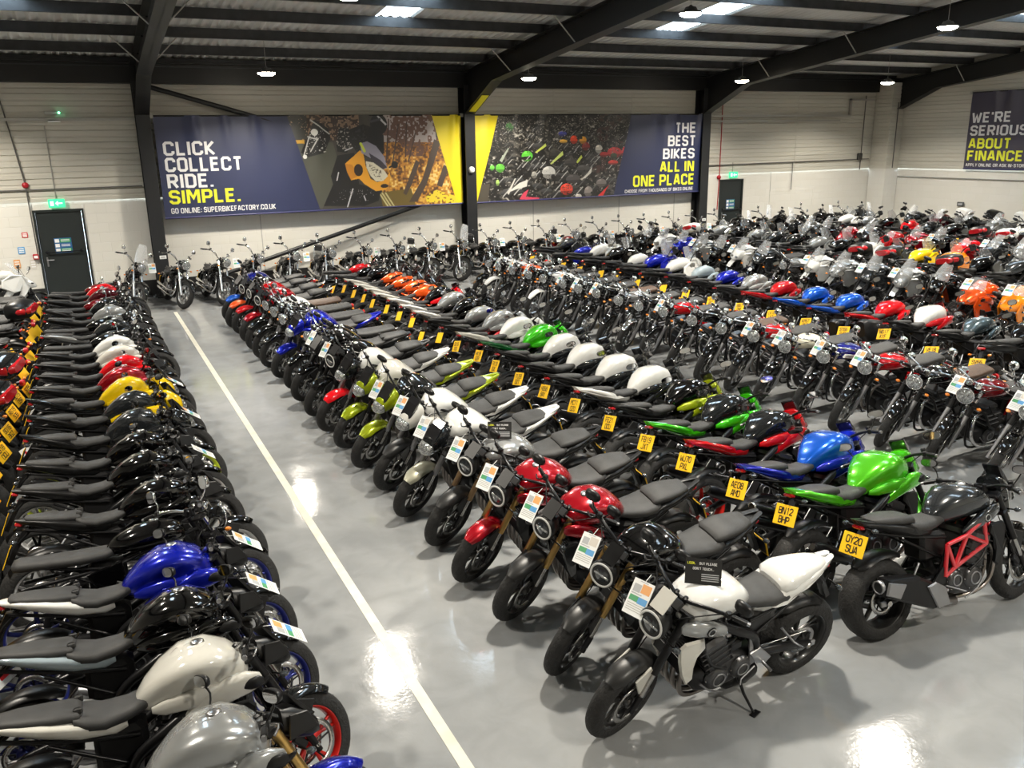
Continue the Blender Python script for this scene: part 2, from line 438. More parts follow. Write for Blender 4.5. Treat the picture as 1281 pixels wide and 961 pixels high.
        loft(ln, [(hx + .125, hz - .055, .018, .018), (hx + .118, hz - .04, .055, .036, -.1), (hx + .095, hz - .02, .078, .052, -.2), (hx + .06, hz - .01, .086, .062, -.2)], 'glass', 16, 3)
        prism(g, [(hx + .055, hz + .07), (hx - .03, hz + .20), (hx - .08, hz + .25), (hx - .085, hz + .24), (hx - .04, hz + .15), (hx + .0, hz + .07)], -.065, .065, 'darkscreen', .006)
        if fr == 'duke':
            prism(g, [(xf - .20, rf + .44), (xf + .02, rf + .42), (xf + .20, rf + .33), (xf + .19, rf + .35), (xf + .0, rf + .46), (xf - .16, rf + .50)], -.055, .055, 'F2', .01)
    elif fr == 'adv':
        z0 = hz + .05
        loft(g, [(hx + .13, z0 - .07, .03, .02), (hx + .10, z0 - .03, .09, .06), (hx + .03, z0, .13, .10, -.2), (hx - .08, z0 + .02, .15, .13, -.2), (hx - .18, z0 + .0, .16, .12)], 'P2', 18, 3)
        for sd in (-1, 1): cbox(ln, (hx + .105, sd * .055, z0 - .01), (.04, .07, .05), 'glass', .012, (0, -.2, sd * .5))
        prism(g, [(hx + .05, z0 - .10), (hx + .22, z0 - .18), (hx + .27, z0 - .24), (hx + .15, z0 - .17), (hx - .02, z0 - .13)], -.05, .05, 'P2', .012)
        for sd in (-1, 1):
            prism(g, [(bp[-1][0] + .02, bz + .05), (bp[-1][0] + .09, bz + .08), (bp[-1][0] + .09, bz + .18), (bp[-1][0] + .03, bz + .2)], sd * .27, sd * .40, 'plastic', .02)
    elif fr == 'sport':
        loft(g, [(.74, .76, .02, .02), (.71, .775, .08, .05, -.1), (.62, .81, .15, .10, -.1), (.50, .86, .19, .14, -.15), (.38, .88, .20, .14, -.15), (.34, .87, .185, .12)], 'P', 20, 2.6)
        for sd in (-1, 1):
            cbox(ln, (.655, sd * .085, .80), (.09, .06, .035), 'glass', .012, (0, -.35, -sd * .55))
            prism(g, [(.56, .90), (.62, .72), (.50, .52), (.34, .34), (.05, .27), (-.10, .34), (.05, .50), (.16, .66), (.30, .80), (.42, .92)], sd * .175, sd * .205, 'P', .02, yf=lambda x, z, sd=sd: sd * (-.05 * max(0, (x - .3)) - .10 * max(0, .5 - z)))
            prism(g, [(.44, .66), (.36, .50), (.20, .40), (.20, .50), (.32, .64)], sd * .19, sd * .212, 'plastic', .01, yf=lambda x, z, sd=sd: sd * (-.05 * max(0, (x - .3)) - .10 * max(0, .5 - z)))
    P('headlight' if fr != 'sport' else 'front_fairing', g, fr != 'sport', [Part('lens' if fr != 'sport' else 'headlight', ln, fr != 'sport')])
    # ---- screens
    if fr in ('adv', 'sport') or 'screen' in opts:
        g = G(); R = []
        x0, z0, hgt, wd, sl = (hx - .02, hz + .16, .30 if fr == 'adv' else .40, .13, .45) if fr != 'sport' else (.56, .93, .20 if not K.get('box') else .36, .145, .75)
        if 'screen' in opts: x0, z0, hgt, wd, sl = hx - .0, hz + .10, .42, .17, .35
        for off in (0, .005):
            V = []
            for i in range(7):
                t = i / 6; w2 = wd * (1 - .45 * t * t)
                V.append([(x0 - hgt * sl * t - .10 * (u * u) + off, u * w2, z0 + hgt * t) for u in (-1, -.7, -.35, 0, .35, .7, 1)])
            rings(g, V if off else V[::-1], 'screen', closed=False, cap=False)
        P('windscreen', g, fr != 'sport')
    # ---- frame
    g = G(); fs = fk(FL - .1, -.05); H = (fs[0], fs[2])
    if K.get('frame') == 'trellis':
        for sd in (-1, 1):
            a = sd * .05; b = sd * .175; c = sd * .165
            N_ = dict(h=(H[0], a, H[1]), u=(.20, b, .80 + dz), l=(.22, b, .60 + dz), m=(.02, b, .70 + dz), p=(-.17, c, .66 + dz), e=(-.10, c, .47 + dz), b=(-.20, c, .42))
            for s1, s2 in (('h', 'u'), ('u', 'm'), ('m', 'p'), ('h', 'l'), ('l', 'm'), ('u', 'l'), ('l', 'e'), ('m', 'e'), ('p', 'e'), ('e', 'b'), ('p', 'b')):
                tube(g, [N_[s1], N_[s2]], .0165, 'FRAME', 8)
    else:
        for sd in (-1, 1):
            if kind in ('retro', 'scram', 'cruiser'):
                tube(g, [(H[0], sd * .03, H[1]), (H[0] - .02, sd * .06, .62), (H[0] - .06, sd * .09, .24), (.1, sd * .11, .20), (-.2, sd * .11, .22), (-.26, sd * .11, .5), (-.22, sd * .09, .70)], .014, 'satin', 8, k=4)
                tube(g, [(H[0], sd * .03, H[1] + .02), (0, sd * .06, .76), (-.2, sd * .10, .72), (xr - .05, sd * .10, .68)], .014, 'satin', 8, k=3)
            else:
                tube(g, [(H[0], sd * .04, H[1]), (.22, sd * .12, .80 + dz), (0, sd * .16, .70 + dz), (-.17, sd * .15, .58), (-.22, sd * .12, .36)], [.024, .03, .032, .03, .026], 'FRAME', 8, k=4)
    for sd in (-1, 1):
        tube(g, [(-.13, sd * .11, .70 + dz), (-.45, sd * .10, .76 + dz), (-.78, sd * .05, .84 + dz)], .012, 'satin', 6, k=2)
        tube(g, [(-.18, sd * .11, .55), (-.55, sd * .09, .76 + dz)], .011, 'satin', 6)
    cbox(g, (-.22, 0, .64 + dz), (.26, .20, .22), 'plastic', .03)
    tube(g, [(-.14, 0, .36), (-.30, 0, .68)], .035, 'satin', 8); tube(g, [(-.15, 0, .40), (-.28, 0, .64)], .045, 'TRIM', 10)
    P('frame', g)
    g = G()
    for sd in (-1, 1):
        tube(g, [(-.18, sd * .10, .38), (-.40, sd * .115, .385), (xr - .02, sd * .118, rr)], [.034, .03, .022], 'SWING', 8, k=3, flat=1.3)
        cbox(g, (xr - .03, sd * .12, rr), (.08, .02, .045), 'dullalloy', .006)
        lathe(g, [(.022, -.006), (.022, .006), (.01, .012)], (xr, sd * .135, rr), 'steel', 10)
    tube(g, [(-.30, -.10, .39), (-.30, .10, .39)], .03, 'SWING', 8)
    for z_ in (.09, -.055): tube(g, [(xr, .085, rr + z_), (-.17, .085, .37 + z_ * .45)], .007, 'steel', 5)
    if kind in ('retro', 'scram', 'cruiser'):
        for sd in (-1, 1):
            tube(g, [(xr + .06, sd * .15, rr + .05), (xr + .16, sd * .15, .66)], .013, 'chrome', 8)
            tube(g, [(xr + .075, sd * .15, rr + .10), (xr + .14, sd * .15, .58)], .03, 'satin', 10)
    tube(g, [(xr, -.13, rr), (xr, .13, rr)], .012, 'steel', 8)
    P('swingarm', g, mid='frame')
    # ---- engine
    g = G(); ek = K.get('eng', 'four')
    loft(g, [(-.23, .37, .08, .06), (-.21, .37, .125, .10), (-.08, .35, .15, .125), (.10, .33, .15, .125), (.22, .33, .13, .10), (.26, .34, .09, .06)], 'engine', 18, 4)
    for sd in (-1, 1):
        for (cx_, cz_, r_) in ((.10, .35, .085), (-.09, .37, .075)):
            y0 = sd * .145
            pr = [(r_ + .01, 0), (r_, sd * .02), (r_ * .8, sd * .032), (.01, sd * .036)]
            lathe(g, pr if sd > 0 else pr[::-1], (cx_, y0, cz_), 'ENGC', 18)
            lathe(g, [(r_ * .62, sd * .033), (r_ * .62, sd * .039), (r_ * .50, sd * .039), (r_ * .50, sd * .033)], (cx_, y0, cz_), 'dullalloy', 18, loop=True)
            if q >= 1:
                for i in range(6):
                    a = i * PI / 3; sph(g, (cx_ + (r_ + .004) * cos(a), y0 + sd * .012, cz_ + (r_ + .004) * sin(a)), .006, 'steel', 6, 3)
    if ek == 'four':
        cbox(g, (.135, 0, .535), (.20, .34, .22), 'engine', .02, (0, .38, 0))
        cbox(g, (.185, 0, .655 + dz * .5), (.20, .36, .085), 'ENGC', .025, (0, .38, 0))
        for i in range(5): cbox(g, (.105 + .022 * i, 0, .46 + .045 * i), (.215, .355, .010), 'engine', .003, (0, .38, 0))
        for sd in (-1, 1):
            for yy in (.05, .13): cbox(g, (.21, sd * yy, .705), (.05, .035, .05), 'satin', .01, (0, .38, 0))
    elif ek == 'twin':
        cbox(g, (.09, 0, .55), (.17, .25, .22), 'engine', .02, (0, .1, 0))
        for i in range(7): cbox(g, (.08 + .004 * i, 0, .46 + .03 * i), (.215, .30, .010), 'dullalloy' if i % 2 else 'engine', .003, (0, .1, 0))
        cbox(g, (.105, 0, .68), (.19, .22, .06), 'ENGC', .02, (0, .1, 0))
    else:
        for tl, cxx in ((-.5, -.05), (.5, .15)):
            for i in range(8):
                w_ = .17 - (.02 if i > 5 else 0)
                cbox(g, (cxx + tl * .035 * i, 0, .47 + .03 * i), (w_, .17, .011), 'dullalloy' if i % 2 else 'engine', .004, (0, tl * .8, 0))
            cbox(g, (cxx + tl * .30, 0, .70), (.13, .13, .06), 'chrome', .02, (0, tl * .8, 0))
        lathe(g, [(.075, 0), (.075, .04), (.06, .05), (.01, .052)], (.05, -.20, .60), 'chrome', 18)
    for sd in (-1, 1):
        prism(g, [(-.12, .60), (-.17, .62), (-.24, .46), (-.23, .36), (-.17, .34), (-.15, .46)], sd * .135, sd * .152, 'dullalloy' if kind in ('neo', 'mt') else 'satin', .006)
        tube(g, [(.02, sd * .15, .20), (.14, sd * .16, .26), (.23, sd * .15, .34)], .007, 'dullalloy', 6, k=2)
        cbox(g, (-.02, sd * .125, .56), (.10, .05, .07), 'satin', .012, (0, .2, 0))
    # hoses
    for sd in (-1, 1):
        tube(g, [(.33, sd * .12, .68), (.26, sd * .16, .62), (.18, sd * .17, .50), (.05, sd * .165, .42)], .014, 'plastic', 6, k=3)
        tube(g, [(-.02, sd * .13, .62 + dz), (.10, sd * .15, .60), (.20, sd * .12, .72)], .010, 'plastic', 5, k=3)
    hp = []
    ex = G()
    if ex is not None:
        ys = (-.12, -.04, .04, .12) if ek == 'four' else ((-.06, .06) if ek == 'twin' else (-.05, .05))
        pm = 'chrome' if kind in ('cruiser', 'retro') else 'titan'
        if K['ex'] != 'twinlong':
            for yy in ys:
                tube(ex, [(.24, yy, .60), (.33, yy, .56), (.37, yy * .95, .42), (.33, yy * .8, .26), (.20, yy * .6, .185), (.0, yy * .4, .175)], .017, pm, nq, k=4)
            tube(ex, [(.05, 0, .175), (-.12, -.02, .18), (-.22, -.06, .20)], [.03, .045, .035], pm, 10, k=3)
    si = G()
    e = K['ex']
    if e == 'low':
        loft(si, [(-.02, .17, .05, .03), (-.06, .175, .11, .055), (-.22, .185, .12, .065), (-.32, .20, .10, .05), (-.34, .20, .05, .03)], 'satin', 16, 3.5)
        tube(si, [(-.28, -.11, .20), (-.40, -.15, .25), (-.47, -.16, .28)], [.028, .042, .040], 'dullalloy', 12)
    elif e == 'side':
        tube(si, [(-.20, -.08, .20), (-.30, -.14, .25), (-.40, -.16, .33)], .024, 'titan', 8, k=3)
        tube(si, [(-.38, -.165, .32), (-.42, -.17, .345), (-.74, -.20, .50), (-.80, -.205, .53)], [.03, .05, .052, .036], 'EXH', 14, flat=1.15)
        tube(si, [(-.79, -.205, .525), (-.82, -.208, .54)], .028, 'ink', 10)
        tube(si, [(-.5, -.16, .42), (-.42, -.10, .70)], .008, 'satin', 6)
    elif e == 'h2':
        tube(si, [(-.05, -.10, .18), (-.2, -.15, .22), (-.34, -.17, .30)], .04, 'titan', 10, k=3)
        prism(si, [(-.28, .25), (-.33, .40), (-.55, .52), (-.86, .56), (-.90, .44), (-.66, .34), (-.42, .24)], -.15, -.27, 'satin', .025)
        prism(si, [(-.28, .26), (-.32, .40), (-.42, .46), (-.50, .44), (-.40, .25)], -.265, -.285, 'dullalloy', .01)
        prism(si, [(-.70, .50), (-.86, .545), (-.89, .455), (-.76, .40)], -.262, -.285, 'dullalloy', .01)
        lathe(si, [(.04, 0), (.05, .0), (.05, .05), (.04, .05)], (-.90, -.205, .495), 'dullalloy', 14, 'X', loop=True)
        lathe(si, [(.041, .01), (.002, .012)], (-.905, -.205, .495), 'ink', 14, 'X')
    elif e == 'twinlong':
        for sd in ((-1, 1) if kind != 'cruiser' else (-1,)):
            for dzz in ((0,) if kind != 'cruiser' else (0, .11)):
                tube(ex, [(.16, sd * .06, .60), (.32, sd * .08, .56), (.36, sd * .12, .38), (.26, sd * .16, .25 + dzz), (.0, sd * .18, .235 + dzz), (-.15, sd * .185, .24 + dzz)], .020, 'chrome', nq, k=4)
                tube(si, [(-.14, sd * .185, .24 + dzz), (-.24, sd * .19, .245 + dzz), (-.80, sd * .20, .30 + dzz), (-.92, sd * .20, .315 + dzz)], [.022, .042, .046, .030], 'chrome' if kind == 'cruiser' else 'EXH', 12)
    if 'twinpipe' in opts:
        si = G()
        for dzz in (0, .11):
            tube(si, [(-.30, -.16, .30 + dzz * .4), (-.42, -.18, .34 + dzz), (-.86, -.20, .52 + dzz), (-.90, -.20, .535 + dzz)], [.03, .045, .047, .036], 'satin', 14)
            lathe(si, [(.036, 0), (.040, .0), (.040, .02), (.036, .02)], (-.90, -.20, .537 + dzz), 'alloy', 12, 'X', loop=True)
    P('engine', g, False, [Part('exhaust_header', ex)], far='frame')
    P('silencer', si, far='frame')
    # ---- radiator
    if ek == 'four':
        g = G(); cbox(g, (.375, 0, .60), (.035, .30, .26), 'satin', .008, (0, -.12, 0))
        for i in range(10): cbox(g, (.396, 0, .49 + .025 * i), (.006, .27, .004), 'dullalloy', .001, (0, -.12, 0))
        P('radiator', g, mid='frame')
        for sd in (-1, 1):
            g = G()
            prism(g, [(.42, .74), (.455, .70), (.445, .60), (.41, .48), (.36, .39), (.32, .42), (.33, .52), (.31, .62), (.26, .68), (.28, .74)], sd * .148, sd * .176, 'S', .014, yf=lambda x, z, sd=sd: sd * (-.15 * max(0, x - .36) - .06 * max(0, .55 - z)), sm=False)
            P('radiator_shroud', g, far='fuel_tank')
    BD = .08 if kind in ('neo', 'mt', 'zed', 'h2', 'sport', 'duke') else 0.
    if kind == 'h2': BD = .04
    BM = Matrix.Translation((BD, 0, 0))
    mark = len(parts)
    # ---- tank
    g = G(); tk = K['tank']; tn = 24 if q >= 1 else 16
    T = dict(
        neo=([(.335, .875, .04, .02), (.32, .88, .10, .06), (.25, .90, .15, .10, .08), (.13, .92, .178, .125, .14), (.0, .91, .172, .13, .22), (-.10, .885, .135, .115, .22), (-.17, .86, .10, .08, .1), (-.215, .84, .06, .04), (-.23, .83, .02, .012)], 2.6),
        mt=([(.37, .88, .05, .03), (.35, .89, .12, .07), (.28, .92, .175, .10, .05), (.17, .935, .20, .13, .15), (.04, .92, .185, .135, .28), (-.07, .885, .14, .115, .25), (-.15, .855, .10, .08, .1), (-.20, .835, .06, .04), (-.215, .83, .02, .012)], 3.0),
        zed=([(.34, .87, .05, .03), (.32, .885, .12, .075), (.25, .93, .17, .125, .05), (.14, .95, .195, .145, .1), (.02, .935, .19, .14, .25), (-.08, .89, .14, .12, .3), (-.16, .855, .10, .085, .1), (-.21, .835, .055, .04), (-.225, .83, .02, .012)], 3.2),
        retro=([(.34, .85, .03, .02), (.325, .86, .07, .055), (.26, .875, .11, .085, .0), (.14, .885, .14, .10, -.05), (.0, .875, .14, .095, -.05), (-.11, .855, .11, .075), (-.18, .835, .075, .05), (-.21, .825, .03, .02)], 2.3),
        cruiser=([(.36, .84, .03, .02), (.34, .845, .07, .05), (.26, .85, .12, .08), (.12, .84, .165, .095, -.1), (-.02, .815, .155, .085, -.1), (-.14, .785, .10, .06), (-.22, .765, .05, .035), (-.25, .755, .02, .015)], 2.2),
        adv=([(.40, .92, .06, .04), (.37, .94, .15, .09), (.28, .98, .21, .13), (.15, .99, .22, .14, .1), (.0, .96, .18, .13, .2), (-.12, .92, .12, .10, .1), (-.20, .89, .07, .05), (-.22, .88, .03, .02)], 2.8),
        duke=([(.46, .80, .03, .03), (.40, .84, .12, .09), (.27, .89, .175, .13, -.2), (.13, .92, .15, .12, -.3), (0, .89, .10, .09, -.1), (-.12, .86, .06, .05), (-.18, .845, .03, .02)], 4.5),
    )[tk]
    loft(g, T[0], 'P', tn, T[1])
    if tk in ('mt', 'zed'):
        loft(g, [(.33, .93, .05, .02), (.28, .975, .085, .045, -.1), (.15, 1.01, .10, .062, -.15), (.02, .995, .085, .055, -.15), (-.08, .955, .055, .03), (-.12, .93, .02, .01)], 'P', tn, 3)
        for sd in (-1, 1):
            loft(g, [(.28, .835, .01, .02, 0, sd * .165), (.18, .845, .03, .045, 0, sd * .178), (.04, .835, .03, .05, 0, sd * .170), (-.08, .81, .022, .04, 0, sd * .13), (-.14, .80, .008, .018, 0, sd * .10)], 'P2' if tk == 'zed' else 'P', 14, 3)
    if tk in ('mt', 'zed', 'duke'):
        pm_ = 'P' if tk != 'zed' else 'P2'
        for sd in (-1, 1):
            loft(g, [(.42, .835, .006, .02, 0, sd * .165), (.41, .838, .016, .04, 0, sd * .168), (.34, .845, .030, .062, .2, sd * .180), (.24, .835, .036, .070, .3, sd * .185), (.12, .79, .032, .058, .2, sd * .178), (.02, .735, .022, .038, 0, sd * .160), (-.05, .70, .010, .016, 0, sd * .140)], pm_, 14, 2.6)
            loft(g, [(.425, .835, .006, .018, 0, sd * .19), (.40, .84, .012, .035, 0, sd * .198), (.35, .842, .012, .030, 0, sd * .206), (.31, .838, .004, .012, 0, sd * .206)], 'plastic', 10, 2.6)
    if tk == 'neo':
        for sd in (-1, 1):
            loft(g, [(.37, .84, .006, .025, 0, sd * .135), (.35, .84, .018, .045, 0, sd * .14), (.26, .825, .030, .060, .2, sd * .158), (.14, .79, .032, .056, .2, sd * .165), (.04, .745, .024, .040, 0, sd * .155), (-.03, .71, .010, .018, 0, sd * .14)], 'S2', 14, 2.6)
            lathe(g, [(.034, 0), (.034, sd * .006), (.002, sd * .008)][::(1 if sd > 0 else -1)], (.18, sd * .190, .805), 'satin', 16)
            lathe(g, [(.030, 0), (.028, sd * .004), (.022, sd * .004), (.020, 0)], (.18, sd * .197, .805), 'alloy', 16, loop=True)
    if tk == 'adv':
        for sd in (-1, 1):
            prism(g, [(.55, .88), (.50, 1.0), (.30, 1.02), (.10, .90), (.08, .74), (.30, .62), (.42, .64)], sd * .19, sd * .24, 'P', .025, yf=lambda x, z, sd=sd: sd * (-.22 * max(0, x - .3)))
    if 'stripe' in opts:
        for sd in (-1, 1):
            prism(g, [(.30, .86), (.27, .90), (.02, .87), (-.15, .84), (-.12, .81), (.04, .80)], sd * .110, sd * (.145 if tk in ('retro',) else .19), 'P2', .01)
    cap = G(); T2 = T[0]; topz = max(s_[1] + s_[3] for s_ in T2) if tk not in ('mt', 'zed') else 1.071; cxp = .13
    lathe(cap, [(.036, -.01), (.036, .004), (.030, .009), (.002, .010)], (cxp, 0, topz - .003), 'alloy' if tk != 'retro' else 'chrome', 18, 'Z')
    kids = [Part('fuel_cap', cap)]
    P('fuel_tank', g, False, kids)
    # ---- seat
    g = G(); pg = G(); s_ = K['seat']
    if s_ == 'split':
        loft(g, [(-.12, .835, .06, .025), (-.15, .832, .095, .035), (-.25, .815, .12, .042), (-.38, .812, .148, .045), (-.47, .828, .155, .05), (-.51, .845, .145, .042), (-.525, .85, .10, .02)], 'seat', 18, 2.8)
        if 'cowl' not in opts:
            loft(pg, [(-.46, .87, .10, .02), (-.48, .885, .125, .035), (-.60, .90, .13, .038), (-.72, .91, .11, .034), (-.80, .918, .085, .026), (-.815, .92, .04, .01)], 'seat', 18, 3)
    elif s_ == 'mt':
        loft(g, [(-.10, .855, .06, .025), (-.13, .85, .09, .035), (-.24, .815, .115, .04), (-.36, .805, .14, .042), (-.45, .825, .145, .045), (-.50, .85, .13, .04), (-.515, .855, .08, .02)], 'seat', 18, 2.8)
        loft(pg, [(-.46, .865, .085, .02), (-.48, .872, .115, .035), (-.60, .885, .12, .035), (-.74, .905, .10, .032), (-.84, .918, .075, .024), (-.855, .92, .04, .01)], 'seat', 18, 2.8)
        for sd in (-1, 1): cbox(pg, (-.475, sd * .08, .90), (.045, .022, .035), 'seat', .008)
    elif s_ in ('bench', 'ribbed'):
        z0 = .815 + dz * 1.3 if kind != 'tour' else .86
        secs = [(-.15, z0, .05, .02), (-.18, z0, .09, .035)]
        nn = 18 if s_ == 'ribbed' else 6
        for i in range(nn + 1):
            t = i / nn; bumpz = .006 * (i % 2) if s_ == 'ribbed' else 0
            secs.append((-.22 - .54 * t, z0 - .006 + .03 * t * t + bumpz * .5, .115 + .02 * sin(PI * min(1, t * 1.4)), .042 + bumpz))
        secs += [(-.80, z0 + .02, .10, .035), (-.815, z0 + .02, .05, .015)]
        loft(g, secs, 'SEAT', 18, 3)
    else:
        loft(g, [(-.16, .765, .05, .02), (-.20, .755, .09, .035), (-.32, .715, .16, .045), (-.44, .705, .18, .05), (-.54, .735, .17, .055), (-.58, .76, .12, .035)], 'SEAT', 18, 2.6)
        loft(pg, [(-.56, .78, .08, .03), (-.60, .79, .11, .04), (-.74, .79, .10, .035), (-.86, .775, .07, .025), (-.88, .77, .03, .01)], 'SEAT', 16, 2.6)
    P('seat', g, False, [Part('pillion_seat', pg)] if pg.v else [])
    # ---- tail
    g = G(); tl = G(); t_ = K['tail']
    if t_ in ('split', 'mt', 'kick', 'h2'):
        hi = .0 if t_ != 'kick' else .03
        loft(g, [(-.26, .765, .08, .04), (-.32, .77, .115, .055), (-.48, .795, .142, .06, .2), (-.64, .84 + hi * .5, .135, .052, .3), (-.78, .88 + hi, .098, .035, .3), (-.88, .905 + hi, .06, .018), (-.92, .915 + hi, .03, .008)], 'T', 18, 3)
        if t_ in ('kick', 'h2', 'split'):
            for sd in (-1, 1):
                prism(g, [(-.36, .78), (-.52, .86), (-.74, .905 + hi), (-.95, .955 + hi), (-.90, .90 + hi), (-.66, .83), (-.46, .775)], sd * .11, sd * .15, 'T', .012, yf=lambda x, z, sd=sd: sd * .28 * min(0, x + .55))
        if 'cowl' in opts:
            loft(g, [(-.44, .87, .10, .03), (-.46, .885, .135, .055), (-.53, .905, .145, .065, -.1), (-.66, .918, .125, .055, -.15), (-.78, .925, .095, .038, -.1), (-.86, .93, .06, .018), (-.88, .93, .03, .008)], 'T', 20, 2.7)
            loft(g, [(-.40, .80, .12, .02), (-.44, .82, .15, .05), (-.56, .855, .155, .065, .1), (-.72, .89, .125, .05, .1), (-.86, .915, .075, .028), (-.90, .92, .03, .01)], 'T', 20, 3.2)
        cbox(tl, (-.90, 0, .885 + hi), (.05, .09, .028), 'redlens', .008, (0, .3, 0))
        shell(g, (xr, rr), rr + .05, 60, 130, .085, 'plastic', 10, drop=.03)
        if t_ in ('kick', 'h2'):
            px, pz = -.955, .765
            prism(g, [(-.80, .86), (-.86, .87), (-.965, .72), (-.94, .70)], -.035, .035, 'plastic', .004)
        else:
            tube(g, [(-.78, -.03, .86), (-.90, -.03, .76), (-.98, 0, .64)], .010, 'plastic', 6, k=2); tube(g, [(-.78, .03, .86), (-.90, .03, .76), (-.98, 0, .64)], .010, 'plastic', 6, k=2)
            prism(g, [(-.84, .84), (-.88, .84), (-1.02, .60), (-.99, .58)], -.03, .03, 'plastic', .004)
            px, pz = -1.005, .655
    elif t_ == 'retro':
        shell(g, (xr, rr), rr + .045, 50, 172, .085, 'F', 16, drop=.035)
        lathe(tl, [(.045, .02), (.045, -.02), (.03, -.035), (.002, -.038)], (xr - .31, 0, .68), 'redlens', 14, 'X')
        cbox(g, (xr - .27, 0, .67), (.08, .06, .05), 'plastic', .01)
        for sd in (-1, 1):
            prism(g, [(-.12, .76), (-.10, .56), (-.28, .54), (-.36, .70)], sd * .11, sd * .14, 'P', .015)
        prism(g, [(xr - .24, .68), (xr - .28, .70), (xr - .37, .50), (xr - .345, .49)], -.03, .03, 'plastic', .004)
        px, pz = xr - .36, .56
    elif t_ == 'cruiser':
        shell(g, (xr, rr), rr + .07, 35, 185, .115, 'P', 18, drop=.05, taper=True)
        for sd in (-1, 1): tube(g, [(-.5, sd * .125, .66), (xr - .05, sd * .125, .68), (xr - .2, sd * .12, .62)], .014, 'chrome', 6, k=3)
        lathe(tl, [(.045, .02), (.045, -.02), (.03, -.035), (.002, -.038)], (xr - .36, 0, .58), 'redlens', 14, 'X')
        if 'sissy' in opts:
            tube(g, [(-.72, -.11, .68), (-.90, -.10, 1.02), (-.92, 0, 1.07), (-.90, .10, 1.02), (-.72, .11, .68)], .010, 'chrome', 6, k=3)
            cbox(g, (-.89, 0, .98), (.05, .22, .16), 'seat', .02, (0, .2, 0))
        prism(g, [(xr - .30, .60), (xr - .34, .61), (xr - .41, .42), (xr - .385, .41)], -.03, .03, 'plastic', .004)
        px, pz = xr - .40, .48
    else:
        loft(g, [(-.26, .79, .09, .05), (-.40, .80, .13, .065), (-.62, .84, .14, .06), (-.82, .87, .10, .04), (-.90, .88, .05, .02)], 'T', 16, 3)
        shell(g, (xr, rr), rr + .05, 60, 150, .085, 'plastic', 10, drop=.03)
        for sd in (-1, 1): tube(g, [(-.45, sd * .15, .88), (-.75, sd * .14, .93), (-.98, sd * .11, .96)], .010, 'satin', 6, k=2)
        for i in range(4): tube(g, [(-.74 - .07 * i, -.13, .945), (-.74 - .07 * i, .13, .945)], .007, 'satin', 5)
        cbox(tl, (-.90, 0, .86), (.04, .11, .035), 'redlens', .01)
        prism(g, [(-.84, .84), (-.88, .84), (-1.02, .62), (-.99, .60)], -.03, .03, 'plastic', .004)
        px, pz = -1.01, .66
    P('tail_unit', g, False, [Part('tail_light', tl)])
    for p_ in parts[mark:]:
        for gg in [p_.g] + [k_.g for k_ in p_.kids]: gg.v = [(x_ + BD, y_, z_) for x_, y_, z_ in gg.v]
    px += BD
    # ---- indicators
    pts = [(px + .07, .13, pz + .12, False), (px + .07, -.13, pz + .12, False)]
    f1 = fk(FL - .2, .06); pts += [(f1[0], .16, f1[2], True), (f1[0], -.16, f1[2], True)]
    for X, Y, Z, stf in pts:
        h = G(); tube(h, [(X, Y * .35, Z), (X, Y, Z)], .006, 'plastic', 5); sph(h, (X, Y * 1.1, Z), .022, 'amber' if kind in ('retro', 'cruiser', 'scram', 'adv') else 'lensdark', 8, 5, (1.2, 1.3, .8))
        P('indicator', h, stf, mid='headlight' if stf and fr != 'sport' else ('front_fork' if stf else 'tail_unit'))
    # ---- plate
    if 'noplate' not in opts:
        g = G(); cbox(g, (px, 0, pz), (.006, .23, .165), 'plateyellow', .002, (0, .42, 0))
        cbox(g, (px + .006, 0, pz), (.006, .20, .14), 'plastic', .002, (0, .42, 0))
        P('number_plate', g)
    # ---- luggage
    if K.get('box') or 'box' in opts:
        g = G(); loft(g, [(-.72, 1.10, .17, .10), (-.76, 1.10, .22, .13), (-.92, 1.11, .24, .14), (-1.08, 1.10, .21, .12), (-1.12, 1.09, .14, .08)], 'BOX', 18, 3.4)
        h = G(); loft(h, [(-.90, 1.115, .235, .05), (-.97, 1.12, .243, .075), (-1.06, 1.12, .226, .080), (-1.14, 1.11, .15, .055)], 'redlens', 16, 3.4)
        P('top_box', g, False, [Part('reflector', h)], label='top box behind the seat')
    if 'pannier' in opts:
        for sd in (-1, 1):
            g = G(); loft(g, [(-.42, .62, .07, .12, 0, sd * .28), (-.46, .62, .11, .17, 0, sd * .29), (-.80, .66, .12, .18, 0, sd * .29), (-.86, .68, .08, .12, 0, sd * .28)], 'BOX', 16, 4)
            P('pannier', g, far='top_box' if 'box' in opts else 'pannier')
    # ---- stand, pegs
    g = G(); tube(g, [(-.10, .12, .30), (-.14, .19, .15), (-.17, .275, .055)], [.013, .011, .009], 'satin', 8); cbox(g, (-.175, .285, .052), (.08, .045, .008), 'satin', .003, (.20, 0, .3))
    P('side_stand', g, mid='frame')
    for sd in (-1, 1):
        g = G(); prism(g, [(-.14, .47), (-.22, .50), (-.34, .38), (-.30, .34), (-.22, .36)], sd * .155, sd * .168, 'alloy' if kind not in ('h2', 'retro') else 'satin', .004)
        tube(g, [(-.27, sd * .16, .36), (-.27, sd * .25, .355)], .011, 'alloy', 6)
        tube(g, [(-.42, sd * .13, .56), (-.54, sd * .155, .42), (-.56, sd * .22, .42)], .009, 'dullalloy', 6)
        tube(g, [(-.20, sd * .17, .35), (-.08, sd * .19, .30), (-.05, sd * .22, .29)], .007, 'dullalloy', 6)
        P('footpeg', g, mid='frame')
    # collect: everything the photo is too coarse to show apart goes into its neighbour
    return parts

